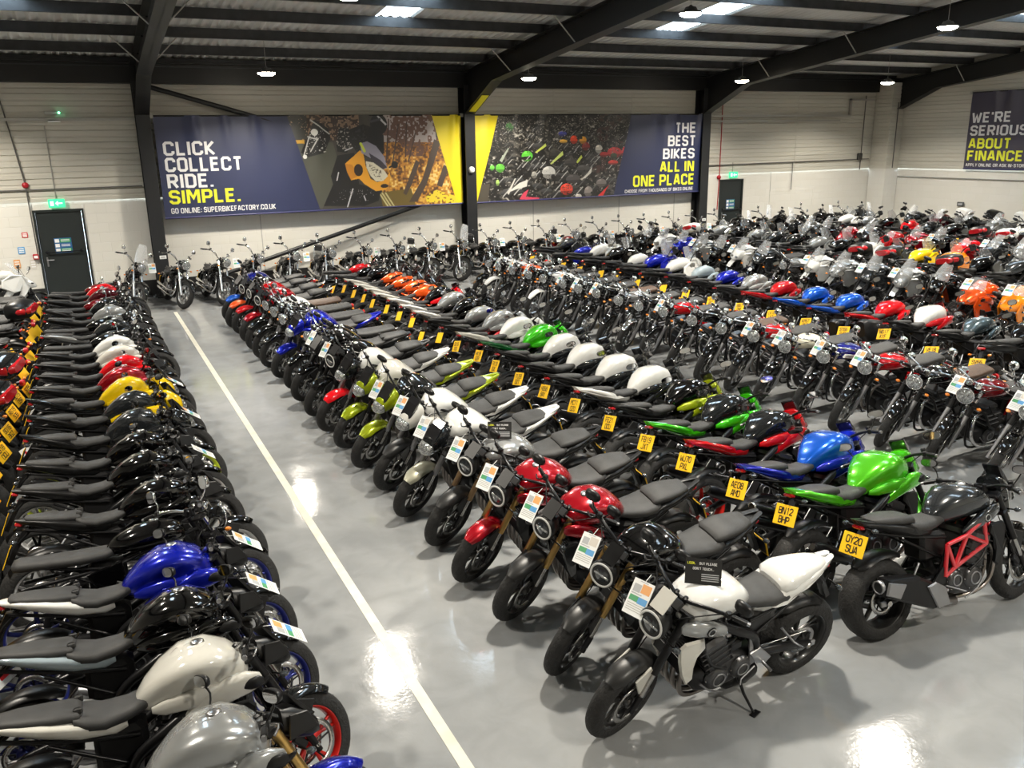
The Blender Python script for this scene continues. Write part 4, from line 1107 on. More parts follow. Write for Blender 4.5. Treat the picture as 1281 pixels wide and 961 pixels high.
# ---- wall services
def pipe(name, label, pts, r, m, cat='conduit', k=0):
    g = G(); tube(g, pts, r, m, 8, k=k); o = link(name, g.mesh(name)); tag_thing(o, label, cat); return o
YW = WY1 - .06
pipe('alarm_conduit', 'thin dark conduit dropping past the red sounder beside the first fire door', [(-1.28, YW, 4.9), (-1.15, YW, 3.9), (-1.02, YW, 2.75), (-1.0, YW, 1.15)], .014, 'conduitdark')
pipe('wall_conduit', 'long horizontal conduit across the back wall, left of which the tray ends', [(17.98, YW, 2.62), (25.5, YW, 2.66)], .014, 'conduitdark')
D.objects['wall_conduit']['label'] = 'thin dark conduit running level from the third column to the corner pillar'
pipe('wall_conduit', 'thin dark conduit running level along the cladding past the first column', [(-7.5, YW, 2.60), (1.4, YW, 2.62)], .014, 'conduitdark')
pipe('wall_conduit', 'pale conduit running level below the sheeting on the side wall', [(WX1 - .05, 21.6, 2.05), (WX1 - .05, 9, 2.05)], .016, 'conduit')
pipe('wall_conduit', 'dark upright conduit on the sheeting just beside the corner pillar', [(25.1, YW, 2.3), (25.1, YW, 4.8)], .016, 'conduitdark')
pipe('wall_conduit', 'dark upright conduit on the face of the corner pillar', [(25.85, 21.58, 2.35), (25.85, 21.58, 4.55)], .016, 'conduitdark')
pipe('wall_conduit', 'red alarm conduit dropping beside the fire door near the third column', [(18.75, YW, 4.7), (18.75, YW, 2.2), (18.72, YW, 1.2)], .014, 'alarmred')
pipe('wall_conduit', 'thin conduit dropping to the plain wall panel past the second fire door', [(21.9, YW, 2.62), (21.9, YW, 1.72)], .012, 'conduitdark')
for nm, pts, lab in (('cable_tray', [(-7.5, 4.13), (1.40, 4.13)], 'pale cable tray across the cladding ending at the first column'), ('cable_tray', [(17.98, 3.98), (23.85, 3.98)], 'pale cable tray level across the sheeting from the third column'),
                     ('cable_tray', [(17.98, 4.14), (24.35, 4.14), (24.35, 4.66), (25.5, 4.66)], 'upper pale cable tray that steps up before the corner pillar')):
    g = G()
    for (xa, za), (xb, zb) in zip(pts, pts[1:]):
        box(g, min(xa, xb) - .03, max(xa, xb) + .03, WY1 - .13, WY1 - .04, min(za, zb) - .03, max(za, zb) + .03, 'conduit')
    o = link(nm, g.mesh(nm)); tag_thing(o, lab, 'cable tray')
g = G(); cbox(g, (-.28, WY1 - .07, 4.27), (.26, .12, .07), 'conduit', .01); cbox(g, (-.24, WY1 - .07, 4.10), (.26, .12, .06), 'card', .01)
o = link('emergency_light', g.mesh('emergency_light')); h = G(); sph(h, (-.12, WY1 - .15, 4.27), .022, 'ledgreen', 8, 5); link('led', h.mesh('led'), o)
tag_thing(o, 'small white emergency light with a green spot high above the first fire door', 'emergency light')
for x, z, lab in ((-1.02, 2.72, 'red alarm sounder beside the exit sign near the first column'), (18.75, 2.24, 'red alarm sounder beside the exit sign near the third column')):
    g = G(); lathe(g, [(.07, 0), (.07, -.04), (.05, -.07), (.01, -.075)], (x, WY1 - .02, z), 'alarmred', 14); o = link('alarm_sounder', g.mesh('alarm_sounder')); tag_thing(o, lab, 'alarm')
g = G(); cbox(g, (25.0, WY1 - .10, 2.75), (.20, .10, .24), 'darkscreen', .02); o = link('junction_box', g.mesh('junction_box')); tag_thing(o, 'dark box on the sheeting beside the corner pillar', 'box')
for x, z, w, h_, mm, lab in ((-1.32, 1.28, .14, .16, 'cardblue', 'blue notice on the wall beside the first fire door'), (-1.20, 1.62, .12, .12, 'labelred', 'small red and white notice highest beside the first fire door'), (-1.45, .98, .13, .2, 'cardorange', 'orange notice low on the wall beside the first fire door'), (-1.13, .95, .12, .22, 'papers', 'buff notice between the orange one and the first fire door')):
    g = G(); cbox(g, (x, WY1 - .008, z), (w, .006, h_), mm, .002)
    for q in (-.25, 0, .25): box(g, x - w * .36, x + w * .36, WY1 - .0125, WY1 - .011, z + q * h_ - .012, z + q * h_ + .012, 'textwhite')
    o = link('wall_notice', g.mesh('wall_notice')); tag_thing(o, lab, 'notice')
g = G(); cbox(g, (-1.05, WY1 - .04, 1.12), (.12, .07, .12), 'alarmred', .01); box(g, -1.09, -1.01, WY1 - .078, WY1 - .075, 1.09, 1.15, 'textwhite'); o = link('call_point', g.mesh('call_point')); tag_thing(o, 'red fire alarm call point on the frame of the first fire door', 'call point')
g = G()
for x0, x1, z0, z1 in ((21.0, 23.0, 1.68, 1.72), (21.0, 21.04, .4, 1.7), (22.96, 23.0, .4, 1.7)): box(g, x0, x1, WY1 - .012, WY1 - .001, z0, z1, 'wall_block')
box(g, 21.04, 22.96, WY1 - .006, WY1 - .001, .4, 1.68, 'wall_block')
struct('trim_4', g)['label'] = 'plain boarded panel painted like the wall'
g = G(); lathe(g, [(.085, 0), (.085, -.05), (.07, -.075), (.01, -.08)], (9.75, 21.93, 2.75), 'card', 20); o = link('wall_speaker', g.mesh('wall_speaker')); tag_thing(o, 'round white fitting on the middle column between the two banners', 'wall fitting')
for x, lab in ((1.62, 'white label on the first roof column'), (17.86, 'white label on the third roof column')):
    g = G(); cbox(g, (x, 21.925, .96), (.15, .006, .08), 'card', .002); box(g, x - .05, x + .05, 21.921, 21.922, .945, .975, 'cardgrey'); o = link('column_label', g.mesh('column_label')); tag_thing(o, lab, 'label')
g = G(); cbox(g, (WX1 - .06, 19.0, 1.22), (.05, .24, .14), 'lamphousing', .01); box(g, WX1 - .088, WX1 - .084, 18.92, 19.08, 1.19, 1.25, 'cardgrey'); o = link('socket_box', g.mesh('socket_box')); tag_thing(o, 'small dark box on the side wall under the conduit', 'socket')

# ---- lamps
LP = [(4.02, 19.8, 5.0), (10.52, 19.95, 5.0), (17.0, 19.5, 5.0), (22.35, 19.15, 5.0), (-2.6, 19.8, 5.0),
      (3.80, 12.6, 5.5), (9.7, 12.5, 5.52), (15.7, 12.15, 5.5), (21.8, 12.4, 5.5), (-2.6, 12.5, 5.5),
      (3.8, 5.6, 6.0), (10.1, 7.4, 6.0), (16.2, 5.6, 6.0), (22.4, 5.6, 6.0), (-2.6, 5.6, 6.0), (3.8, -1.2, 6.4), (10.2, -1.2, 6.4)]  # last two: unseen lamps behind the camera, added to brighten the near floor
LN = ['between the first and second columns near the back wall', 'just past the second column near the back wall', 'before the third column near the back wall', 'near the corner pillar and back wall', 'near the back wall before the first column',
      'over the painted line, one row forward of the wall lamps', 'over the motorcycle rows by the middle rafter', 'over the orange motorcycles, by the third rafter', 'one row forward, over the far rows', 'over the top-box row',
      'high over the camera end of the painted line', 'high over the camera end of the retro row', 'high over the side bay', 'high by the side wall', 'high over the camera end of the top-box row', 'added for brightness, unseen behind the camera over the painted line', 'added for brightness, unseen behind the camera over the rows']
for (x, y, z), ln_ in zip(LP, LN):
    rt = D.objects.new('pendant_lamp', None); COL.objects.link(rt); rt.location = (x, y, z); rt.empty_display_size = .2
    tag_thing(rt, 'round high-bay lamp ' + ln_, 'ceiling lamp')
    g = G(); lathe(g, [(.195, 0), (.20, .01), (.19, .03), (.12, .045), (.09, .10), (.04, .11), (.02, .13)], (0, 0, 0), 'lamphousing', 24, 'Z'); link('housing', g.mesh('housing'), rt)
    g = G(); lathe(g, [(.19, .002), (.17, -.03), (.11, -.055), (.01, -.065)], (0, 0, 0), 'lampface', 24, 'Z'); link('diffuser', g.mesh('diffuser'), rt)
    g = G(); tube(g, [(0, 0, .12), (0, 0, roofz(y) - z - .03)], .006, 'conduit', 5); link('suspension_wire', g.mesh('suspension_wire'), rt)
    l = D.lights.new('lamp_light', 'AREA'); l.shape = 'DISK'; l.size = .40; l.energy = 300; l.color = (1, .925, .80); l.spread = rad(140)
    o = D.objects.new('lamp_light', l); COL.objects.link(o); o.parent = rt; o.location = (0, 0, -.08)

# ---- banners
def val_noise(u, v, sc, seed):
    rs = np.random.RandomState(seed); tb = rs.rand(64, 64)
    x = u * sc; y = v * sc; xi = np.floor(x).astype(int); yi = np.floor(y).astype(int); fx = x - xi; fy = y - yi
    fx = fx * fx * (3 - 2 * fx); fy = fy * fy * (3 - 2 * fy)
    t = lambda a, b_: tb[a % 64, b_ % 64]
    return (t(xi, yi) * (1 - fx) + t(xi + 1, yi) * fx) * (1 - fy) + (t(xi, yi + 1) * (1 - fx) + t(xi + 1, yi + 1) * fx) * fy
def inpoly(u, v, P_):
    ins = np.zeros(u.shape, bool); n_ = len(P_)
    for i in range(n_):
        x1, y1 = P_[i]; x2, y2 = P_[(i + 1) % n_]
        if y1 == y2: continue
        ins ^= ((y1 > v) != (y2 > v)) & (u < (x2 - x1) * (v - y1) / (y2 - y1) + x1)
    return ins
def H(h): return np.array(hexc(h))
def seg(u, v, a, b_, w, asp):
    ax_, ay = a; bx_, by = b_; dx, dy = (bx_ - ax_) * asp, by - ay
    t = np.clip((((u - ax_) * asp) * dx + (v - ay) * dy) / (dx * dx + dy * dy), 0, 1)
    return np.hypot((u - ax_) * asp - t * dx, v - ay - t * dy) < w
def art_ride(u, v):
    asp = 3.26; C = np.zeros(u.shape + (3,)); C[:] = H('20294f')
    n1 = val_noise(u * asp, v, 16, 1); n2 = val_noise(u * asp, v, 52, 2); n3 = val_noise(u * asp, v, 5, 3); n4 = val_noise(u * asp * 1.0, v, 90, 5)
    photo = u > .397 + (1 - v) * .087
    def put(msk, col): C[msk & photo] = col
    put(np.ones(u.shape, bool), H('3d3a33'))
    gold = (v < .75) & (u > .70)
    sp = n1 * .5 + n2 * .5
    for lo, c in ((0, '5c3a1c'), (.35, '9a6526'), (.48, 'c98a2c'), (.60, 'e2b04a'), (.72, 'efd28a')): put(gold & (sp >= lo), H(c))
    put(inpoly(u, v, [(.713, 1), (.899, 1), (.906, .70), (.716, .714)]), H('b9aeab'))
    cr = (n3 * .55 + n1 * .35 + n2 * .25 + .35 * np.exp(-((u - .79) / .09) ** 2 - ((v - .86) / .17) ** 2)) > .82
    put(cr & (u > .71) & (v > .55) & (n2 > .3), H('6d4c3f'))
    put((u < .63) & (v > .74) & (u > .44), H('3a2a20')); put((u < .63) & (v > .74) & (n2 > .62), H('8a705a'))
    put((u < .46) & (v > .76), H('3c3d3a'))
    put((u < .63) & (v > .78) & (n4 > .82) & (n1 > .5), H('b59a80'))
    put(inpoly(u, v, [(.387, .72), (.541, .72), (.56, .45), (.532, .277), (.49, .021), (.371, .0)]), H('4b4c42'))
    put(inpoly(u, v, [(.414, .748), (.446, .748), (.446, .71), (.415, .714)]), H('c79a35'))
    put(inpoly(u, v, [(.692, .168), (.805, .20), (.82, .0), (.7, .0)]), H('6e5c25'))
    for s_ in (.69, .70, .712): put(seg(u, v, (s_, .16), (s_ + .03, .0), .008, asp), H('c9c08a'))
    for P_ in ([(.897, .735), (.921, .702), (.863, .239), (.825, .046), (.795, .05), (.849, .303)], [(.827, .513), (.841, .483), (.808, .244), (.786, .126), (.775, .150)], [(.93, .45), (.95, .42), (.92, .2), (.90, .22)]): put(inpoly(u, v, P_), H('4a3c33'))
    for a, b_ in (((.735, .95), (.72, .5)), ((.77, .9), (.74, .45)), ((.80, .92), (.79, .55)), ((.83, .8), (.80, .5))): put(seg(u, v, a, b_, .008, asp), H('4f3a30'))
    put(inpoly(u, v, [(.857, .101), (.898, .172), (.977, .084), (.986, .004), (.861, .038)]) & (n2 > .25), H('ecd231'))
    K_ = H('0d0d0f')
    put(inpoly(u, v, [(.432, .618), (.464, .811), (.485, .95), (.528, .866), (.535, .765), (.508, .609), (.457, .571)]), K_)
    for a, b_ in (((.463, .777), (.442, .588)), ((.491, .761), (.465, .63)), ((.472, .95), (.505, .866)), ((.505, .866), (.531, .807)), ((.459, .78), (.49, .75))): put(seg(u, v, a, b_, .006, asp), H('c8c8c4'))
    put(inpoly(u, v, [(.44, .60), (.47, .84), (.515, .84), (.52, .62)]) & (n4 > .80), H('bdbdb6'))
    put(np.hypot((u - .481) * asp, v - .824) < .035, H('d8d8d2')); put(np.hypot((u - .445) * asp, v - .575) < .022, H('e0e0da'))
    put(inpoly(u, v, [(.552, .706), (.564, .861), (.597, .874), (.608, .718), (.586, .605), (.554, .622)]), K_); put(inpoly(u, v, [(.552, .706), (.564, .861), (.597, .874), (.608, .718), (.586, .605)]) & (n4 > .7), H('a8a49c'))
    put(inpoly(u, v, [(.597, .849), (.644, .903), (.673, .874), (.714, .786), (.715, .597), (.675, .525), (.62, .605), (.598, .718)]), K_)
    put(np.hypot((u - .70) * asp / 1.0, (v - .90) * .85) < .095, K_); put(seg(u, v, (.70, .985), (.724, .90), .010, asp), H('cfcfd2'))
    put(inpoly(u, v, [(.553, .58), (.61, .605), (.621, .269), (.697, .197), (.686, .08), (.635, .029), (.495, .05), (.532, .277), (.526, .366)]), K_)
    for a, b_ in (((.598, .22), (.576, .03)), ((.553, .40), (.546, .32)), ((.58, .63), (.605, .66)), ((.635, .14), (.64, .09))): put(seg(u, v, a, b_, .006, asp), H('c9c9cc'))
    put(inpoly(u, v, [(.60, .80), (.645, .88), (.67, .62), (.62, .60)]) & (n2 > .68), H('2c2c30')); put(seg(u, v, (.675, .93), (.705, .955), .012, asp), H('3a3a40')); put(inpoly(u, v, [(.55, .22), (.68, .20), (.66, .08), (.52, .08)]) & (n4 > .86), H('8c8c8c'))
    put(inpoly(u, v, [(.577, .492), (.61, .576), (.629, .63), (.64, .601), (.646, .471), (.661, .324), (.684, .282), (.709, .303), (.731, .391), (.732, .315), (.715, .197), (.678, .185), (.64, .265), (.622, .328), (.594, .315), (.582, .403)]), H('e7a225'))
    put(inpoly(u, v, [(.577, .492), (.60, .48), (.622, .36), (.60, .33), (.594, .315), (.582, .403)]), H('c98418'))
    put((((u - .621) * asp / .05) ** 2 + ((v - .42) / .065) ** 2) < 1, H('2a1a10')); put((((u - .709) * asp / .045) ** 2 + ((v - .239) / .022) ** 2) < 1, H('2a1a10'))
    put(inpoly(u, v, [(.631, .702), (.655, .723), (.687, .672), (.714, .555), (.722, .433), (.706, .42), (.666, .542), (.634, .601)]), H('9a97a6'))
    put(inpoly(u, v, [(.66, .60), (.70, .52), (.722, .44), (.706, .42), (.666, .542)]), H('3a3640'))
    put(seg(u, v, (.633, .70), (.645, .62), .014, asp), H('d6e04a'))
    put(inpoly(u, v, [(.648, .513), (.674, .496), (.711, .408), (.723, .345), (.705, .294), (.68, .29), (.662, .353), (.649, .441)]), H('d8d2ba')); put(inpoly(u, v, [(.655, .49), (.70, .41), (.70, .31), (.665, .36)]) & (n4 > .68), H('6b6353'))
    put(np.hypot((u - .749) * asp, v - .466) < .040, K_); put(seg(u, v, (.73, .44), (.745, .46), .01, asp), K_)
    C[inpoly(u, v, [(.89, 1.02), (1.0, 1.02), (1.0, -.01), (.977, -.01)])] = H('f2dc12')
    return C
def art_range(u, v):
    asp = 3.29; C = np.zeros(u.shape + (3,)); C[:] = H('20294f')
    cut = .662 - (1 - v) * .075
    photo = u < cut
    n1 = val_noise(u * asp, v, 18, 11); n2 = val_noise(u * asp, v, 45, 12); n3 = val_noise(u * asp, v, 95, 13); n5 = val_noise(u * asp + v * 1.2, v - u * 1.4, 22, 15)
    def put(msk, col): C[msk & photo] = col
    n6 = val_noise(u * asp * .8 + v * .9, v * 1.6 - u * 2.2, 30, 17); n7 = val_noise(u * asp, v, 8, 18)
    put(np.ones(u.shape, bool), H('100f0d')); put((n2 > .62), H('1f1d1a')); put(n5 > .66, H('302e2a')); put(n5 > .78, H('4c4943')); put((n6 > .80) & (n7 > .35), H('77736b')); put((n6 > .90) & (n7 > .4), H('b3afa6'))
    put((v > .62) & (n3 > .74) & (n2 > .4), H('6f6a60')); put((v > .62) & (n3 > .90), H('a39e92')); put((u > .47) & (v > .3) & (n2 > .55) & (n7 > .45), H('452f29')); put((n3 > .93) & (n1 > .45), H('d2cfc6'))
    def E_(x, y, rx, ry, c, sp=0.):
        m_ = (((u - x) * asp / rx) ** 2 + ((v - y) / ry) ** 2) < 1
        if sp: m_ &= n3 < 1 - sp
        m_ &= (n1 > .12)
        put(m_, H(c)); put(m_ & (v < y - ry * .25), H(c) * .45); put(m_ & (v > y + ry * .45) & (u < x), np.minimum(H(c) * 1.5, 1))
    rs_ = np.random.RandomState(3)
    for i in range(110):
        x_ = .10 + .56 * rs_.rand(); y_ = .05 + .85 * rs_.rand(); sc_ = 1.25 - y_; tone = '%02x%02x%02x' % ((int(30 + 40 * rs_.rand()),) * 3)
        E_(x_, y_, .07 * sc_, .028 * sc_, tone)
        put(seg(u, v, (x_ - .012 * sc_, y_ - .03 * sc_), (x_ + .014 * sc_, y_ + .05 * sc_), .006 * sc_, asp), H(('8c8c88', '5a5a58', 'b0b0ac')[i % 3]))
    for a in ((.143, .862, .05, .05, '3f7a3a', .3), (.212, .523, .075, .06, '5cc43a', .15), (.102, .393, .06, .05, '5fb83c', .2), (.07, .40, .03, .03, '6cc84a'), (.091, .226, .022, .035, 'a0c860'), (.361, .774, .06, .03, '3b3f9a', .2), (.364, .686, .055, .022, 'd8a63a'), (.409, .703, .05, .05, 'e2461e'), (.447, .695, .05, .045, 'e9a02a'),
              (.46, .62, .06, .05, '8a2a26', .2), (.517, .586, .05, .05, 'c9c5ba'), (.54, .52, .06, .03, 'a83030'), (.587, .54, .11, .065, 'b02c2e', .25), (.585, .50, .05, .035, '2c3a24'), (.633, .544, .045, .06, 'c03038', .3), (.582, .418, .075, .028, 'c23c36'),
              (.26, .64, .09, .03, '3c3b39'), (.33, .53, .08, .05, '34332f'), (.395, .435, .09, .045, '42403f'), (.451, .351, .10, .05, '4a4847'), (.406, .234, .10, .055, '504c4c'), (.531, .172, .075, .05, '77706c'), (.474, .071, .06, .065, '8d8580'), (.301, .322, .095, .075, 'b9b8b2', .12), (.27, .29, .025, .03, '15140f'), (.32, .27, .03, .03, '1a1815'), (.24, .30, .04, .04, 'a09f98', .3),
              (.378, .113, .09, .07, 'd8402a', .25), (.43, .02, .045, .03, 'c9c5bc')): E_(*a)
    for P_, c in (([(.126, .1), (.179, .213), (.213, .247), (.209, .167), (.167, .142)], 'd2d0c8'), ([(.244, .565), (.286, .665), (.291, .636), (.249, .556)], 'c2cf5a'), ([(.308, .427), (.361, .573), (.364, .527), (.313, .418)], 'bccb6a'), ([(.42, .44), (.44, .52), (.445, .49), (.425, .42)], 'b9c650'),
                  ([(.44, .22), (.47, .30), (.49, .38), (.485, .30), (.46, .24)], 'cfccc4'), ([(.515, .008), (.568, .146), (.554, .092), (.538, 0.)], 'd8322e'), ([(.178, .021), (.194, .092), (.216, .134), (.204, .046), (.261, .029), (.258, 0.)], 'cf4058'), ([(.128, .10), (.16, .27), (.165, .27), (.135, .08)], 'c6c4bc'), ([(.10, .48), (.135, .62), (.14, .62), (.11, .46)], '9aa294'), ([(.005, .20), (.06, .22), (.05, .0), (.0, .0)], '4c463c')): put(inpoly(u, v, P_), H(c))
    C[inpoly(u, v, [(-.01, 1.02), (.102, 1.02), (.006, -.01), (-.01, -.01)])] = H('f2dc12')
    return C
def art_plain(u, v):
    C = np.zeros(u.shape + (3,)); C[:] = H('2b2640'); return C
m = mat('banner_vinyl', (.1, .1, .2), .5, coat=1., coat_r=.40)
nt, N, L, b = nodes(m); at = N.new('ShaderNodeAttribute'); at.attribute_name = 'print'; L.new(at.outputs['Color'], b.inputs['Base Color'])

def fold(u, v, seed):
    """how far the hanging sheet stands off its plane: gathers at the eyelets fading downwards"""
    r_ = np.random.RandomState(seed); f = np.zeros_like(u)
    for i in range(9):
        c = (i + .5 + r_.rand() * .5) / 9; w = .010 + .012 * r_.rand(); dr = (r_.rand() - .5) * .05
        f += (.085 * r_.rand() + .03) * np.exp(-((u - c - dr * (1 - v)) / (w * (1 + 1.6 * (1 - v)))) ** 2) * np.clip(v, 0, 1) ** 2.2
    f += .008 * np.sin(u * 23 + seed) * v + .006 * np.sin(u * 9 + 3 * v)
    return f
def banner(name, label, O, X, W, Hh, art, seed, nu=840, nv=260):
    """O: lower corner, X: unit vector along the width; the sheet faces X x up"""
    X = Vector(X); O = Vector(O); nrm = X.cross(Vector((0, 0, 1)))
    uu, vv = np.meshgrid(np.linspace(0, 1, nu), np.linspace(0, 1, nv))
    C = art(uu, vv); f = fold(uu, vv, seed)
    P_ = np.zeros((nv, nu, 3))
    for k in range(3): P_[..., k] = O[k] + X[k] * uu * W + (Hh * vv if k == 2 else 0) + nrm[k] * f
    idx = np.arange(nu * nv).reshape(nv, nu)
    F_ = np.stack([idx[:-1, :-1], idx[:-1, 1:], idx[1:, 1:], idx[1:, :-1]], -1).reshape(-1, 4)
    me = D.meshes.new(name); me.from_pydata(P_.reshape(-1, 3).tolist(), [], F_.tolist())
    ca = me.color_attributes.new('print', 'FLOAT_COLOR', 'POINT')
    col = np.ones((nu * nv, 4)); col[:, :3] = C.reshape(-1, 3); ca.data.foreach_set('color', col.ravel())
    me.materials.append(MATS['banner_vinyl']); me.polygons.foreach_set('use_smooth', [True] * len(me.polygons))
    rt = D.objects.new(name, None); COL.objects.link(rt); tag_thing(rt, label, 'banner')
    link('sheet', me, rt)
    g = G(); a = O + Vector((0, 0, Hh - .01)); tube(g, [tuple(a - X * .05), tuple(a + X * (W + .05))], .018, 'blacksteel', 8); link('top_rod', g.mesh('top_rod'), rt)
    g = G(); a = O + Vector((0, 0, .01)) + nrm * .004; tube(g, [tuple(a), tuple(a + X * W)], .022, 'navyhem', 8); link('bottom_hem', g.mesh('bottom_hem'), rt)
    for q in (-.03, W + .03):
        g = G(); box(g, *sorted((O.x + X.x * q - .04, O.x + X.x * q + .04)), O.y + X.y * q - .04, O.y + X.y * q + .04, O.z + Hh - .06, O.z + Hh + .03, 'conduit')
        link('bracket', g.mesh('bracket'), rt)
    return rt, (O, X, nrm, W, Hh, seed)
mat('navyhem', hexc('3a3c66'), .4)
def banner_text(b_, body, x0, x1, z0, z1, mk, bold=.02):
    """fit a line into the box x0..x1 (metres along the sheet), z0..z1 (height), lying on the folds"""
    rt, (O, X, nrm, W, Hh, seed) = b_
    me = glyph_mesh('lettering', body, .225 if len(body) < 12 else .19, .13)
    co = np.array([v.co[:] for v in me.vertices]); mn = co.min(0); mxx = co.max(0)
    u = (x0 + (co[:, 0] - mn[0]) / (mxx[0] - mn[0]) * (x1 - x0)) / W; v = (z0 + (co[:, 1] - mn[1]) / (mxx[1] - mn[1]) * (z1 - z0) - O.z) / Hh
    f = fold(u, v, seed) + .006
    for i, vt in enumerate(me.vertices): vt.co = O + X * (u[i] * W) + Vector((0, 0, v[i] * Hh)) + nrm * f[i]
    me.materials.append(MATS[mk]); link('lettering', me, rt)
YB = 22.12
b1 = banner('wall_banner', 'navy banner with white slogan, riders on a forest road and a yellow end', (1.80, YB, 1.84), (1, 0, 0), 7.76, 2.36, art_ride, 4)
for t_, a, c, z0, z1, mk in (('CLICK', 1.94, 3.10, 3.29, 3.62, 'textwhite'), ('COLLECT', 1.94, 3.68, 2.92, 3.25, 'textwhite'), ('RIDE.', 1.94, 2.98, 2.54, 2.87, 'textwhite'), ('SIMPLE.', 1.94, 3.58, 2.17, 2.50, 'textyellow'), ('GO ONLINE: SUPERBIKEFACTORY.CO.UK', 1.95, 4.42, 1.95, 2.08, 'textwhite')):
    banner_text(b1, t_, a - 1.80, c - 1.80, z0, z1, mk)
b2 = banner('wall_banner', 'navy banner showing rows of parked motorcycles, yellow end beside the middle column', (9.92, YB, 1.83), (1, 0, 0), 7.84, 2.37, art_range, 9)
for t_, a, c, z0, z1, mk in (('THE', 16.74, 17.52, 3.64, 3.95, 'textwhite'), ('BEST', 16.47, 17.52, 3.25, 3.57, 'textwhite'), ('BIKES', 16.30, 17.52, 2.87, 3.19, 'textwhite'), ('ALL IN', 16.20, 17.52, 2.48, 2.80, 'textyellow'), ('ONE PLACE', 15.22, 17.52, 2.07, 2.41, 'textyellow'), ('CHOOSE FROM THOUSANDS OF BIKES ONLINE', 14.93, 17.50, 1.90, 2.00, 'textwhite')):
    banner_text(b2, t_, a - 9.92, c - 9.92, z0, z1, mk)
b3 = banner('wall_banner', 'dark banner about finance hanging on the side wall', (WX1 - .12, 19.02, 2.36), (0, -1, 0), 7.8, 2.38, art_plain, 6, 160, 50)
for t_, a, c, z0, z1, mk in (("WE'RE", 18.93, 17.62, 3.80, 4.12, 'textwhite'), ('SERIOUS', 18.93, 17.02, 3.40, 3.72, 'textwhite'), ('ABOUT', 18.93, 17.52, 3.0, 3.32, 'textyellow'), ('FINANCE', 18.93, 17.08, 2.62, 2.94, 'textyellow'), ('APPLY ONLINE OR ASK IN-STORE', 18.95, 16.9, 2.44, 2.54, 'textwhite')):
    banner_text(b3, t_, 19.02 - a, 19.02 - c, z0, z1, mk)

# ------------------------------------------------------------------ the motorcycles
ORD = lambda k: str(k) + ('th' if 10 <= k % 100 <= 20 else {1: 'st', 2: 'nd', 3: 'rd'}.get(k % 10, 'th'))
WORDK = dict(neo='naked', mt='naked', zed='street', h2='street', retro='retro', scram='retro', cruiser='cruiser', adv='adventure', sport='faired sport', tour='touring', duke='supermoto')
WORDC = dict(gloss='black', grey='dark grey', darkgrey='dark grey', bright='red', crimson='red', darkred='dark red', lime='green', sky='blue', navy='navy', acid='yellow-green', pearl='pearl white', slate='slate grey', champagne='beige', frostblue='pale grey', amber='orange', maroon='maroon')
TAGN = [0]
def sales_tag(root, lx, ly, lz, tilt, yaw, where, big=1.):
    """laminated price card hung on the bars"""
    g = G(); w, h = .150 * big, .212 * big
    box(g, -w / 2, w / 2, -.001, .001, -h, 0, 'card')
    F = -.0016
    def r_(x0, x1, z0, z1, m_): g.add([(x0 * w, F, z0 * h), (x1 * w, F, z0 * h), (x1 * w, F, z1 * h), (x0 * w, F, z1 * h)], [[0, 1, 2, 3]], m_, False)
    v = TAGN[0] % 4; TAGN[0] += 1
    r_(-.40, -.05, -.36, -.14, 'cardgrey'); r_(-.02, .42, -.34, -.08, 'cardorange' if v < 3 else 'papers'); r_(-.42, .0, -.62, -.46, 'cardgreen'); r_(.0, .44, -.64, -.46, 'cardblue')
    for q in (-.70, -.76, -.82, -.88): r_(-.42, .42, q, q + .018, 'conduit')
    r_(-.42, .1, -.42, -.39, 'cardgrey'); r_(-.2, .2, -.05, -.03, 'cardgrey')
    o = link('sales_tag', g.mesh('sales_tag'))
    h_ = G(); tube(h_, [(0, 0, -.01), (0, .02, .03), (0, .03, .05)], .002, 'card', 5); link('tie', h_.mesh('tie'), o)
    bpy_M = Matrix.Translation(root.location) @ root.rotation_euler.to_matrix().to_4x4() @ Matrix.Scale(BS, 4)
    p = bpy_M @ Vector((lx, ly, lz))
    # card faces local -Y; turn it to face forward (+x of the bike), tipped back
    hd = root.rotation_euler.z
    o.matrix_basis = Matrix.Translation(p) @ Matrix.Rotation(hd + PI / 2 + yaw, 4, 'Z') @ Matrix.Rotation(tilt, 4, 'X')
    tag_thing(o, 'white sales tag on the ' + where, 'sales tag', 'sales tags on the handlebars')
    return o

def row(rowname, kinds_xy, x, head, first_opts={}):
    """kinds_xy: list of (y, kind, paint, dict)"""
    out = []
    for k, (y, kind, paint, kw) in enumerate(kinds_xy):
        kw = dict(kw); xx = x + kw.pop('dx', 0.) + random.uniform(-.03, .03); tag_ = kw.pop('tag', None); desc = kw.pop('desc', None)
        d_ = math.hypot(xx, y)
        lv = kw.pop('level', 'near' if d_ < 7.3 else ('mid' if d_ < 12.5 else 'far'))
        kw.setdefault('steer', random.uniform(22, 32)); kw.setdefault('lean', random.uniform(9.5, 11.5))
        where = '%s motorcycle, %s from camera end, %s' % ((desc or (WORDC.get(paint, paint) + ' ' + WORDK[kind])), ORD(k + 1), rowname)
        r_ = place_bike(kind, xx, y, head + kw.pop('yaw', random.uniform(-2, 2)), lv, paint, label=where, group='motorcycles in the ' + rowname, **kw)
        if tag_ is not None: sales_tag(r_, *tag_, '%s motorcycle from camera end, %s' % (ORD(k + 1), rowname))
        out.append(r_)
    return out
BT = (.56, -.13, 1.04, -.6, .25)     # where tags hang: local x, y, z, tilt, yaw
P5 = dict
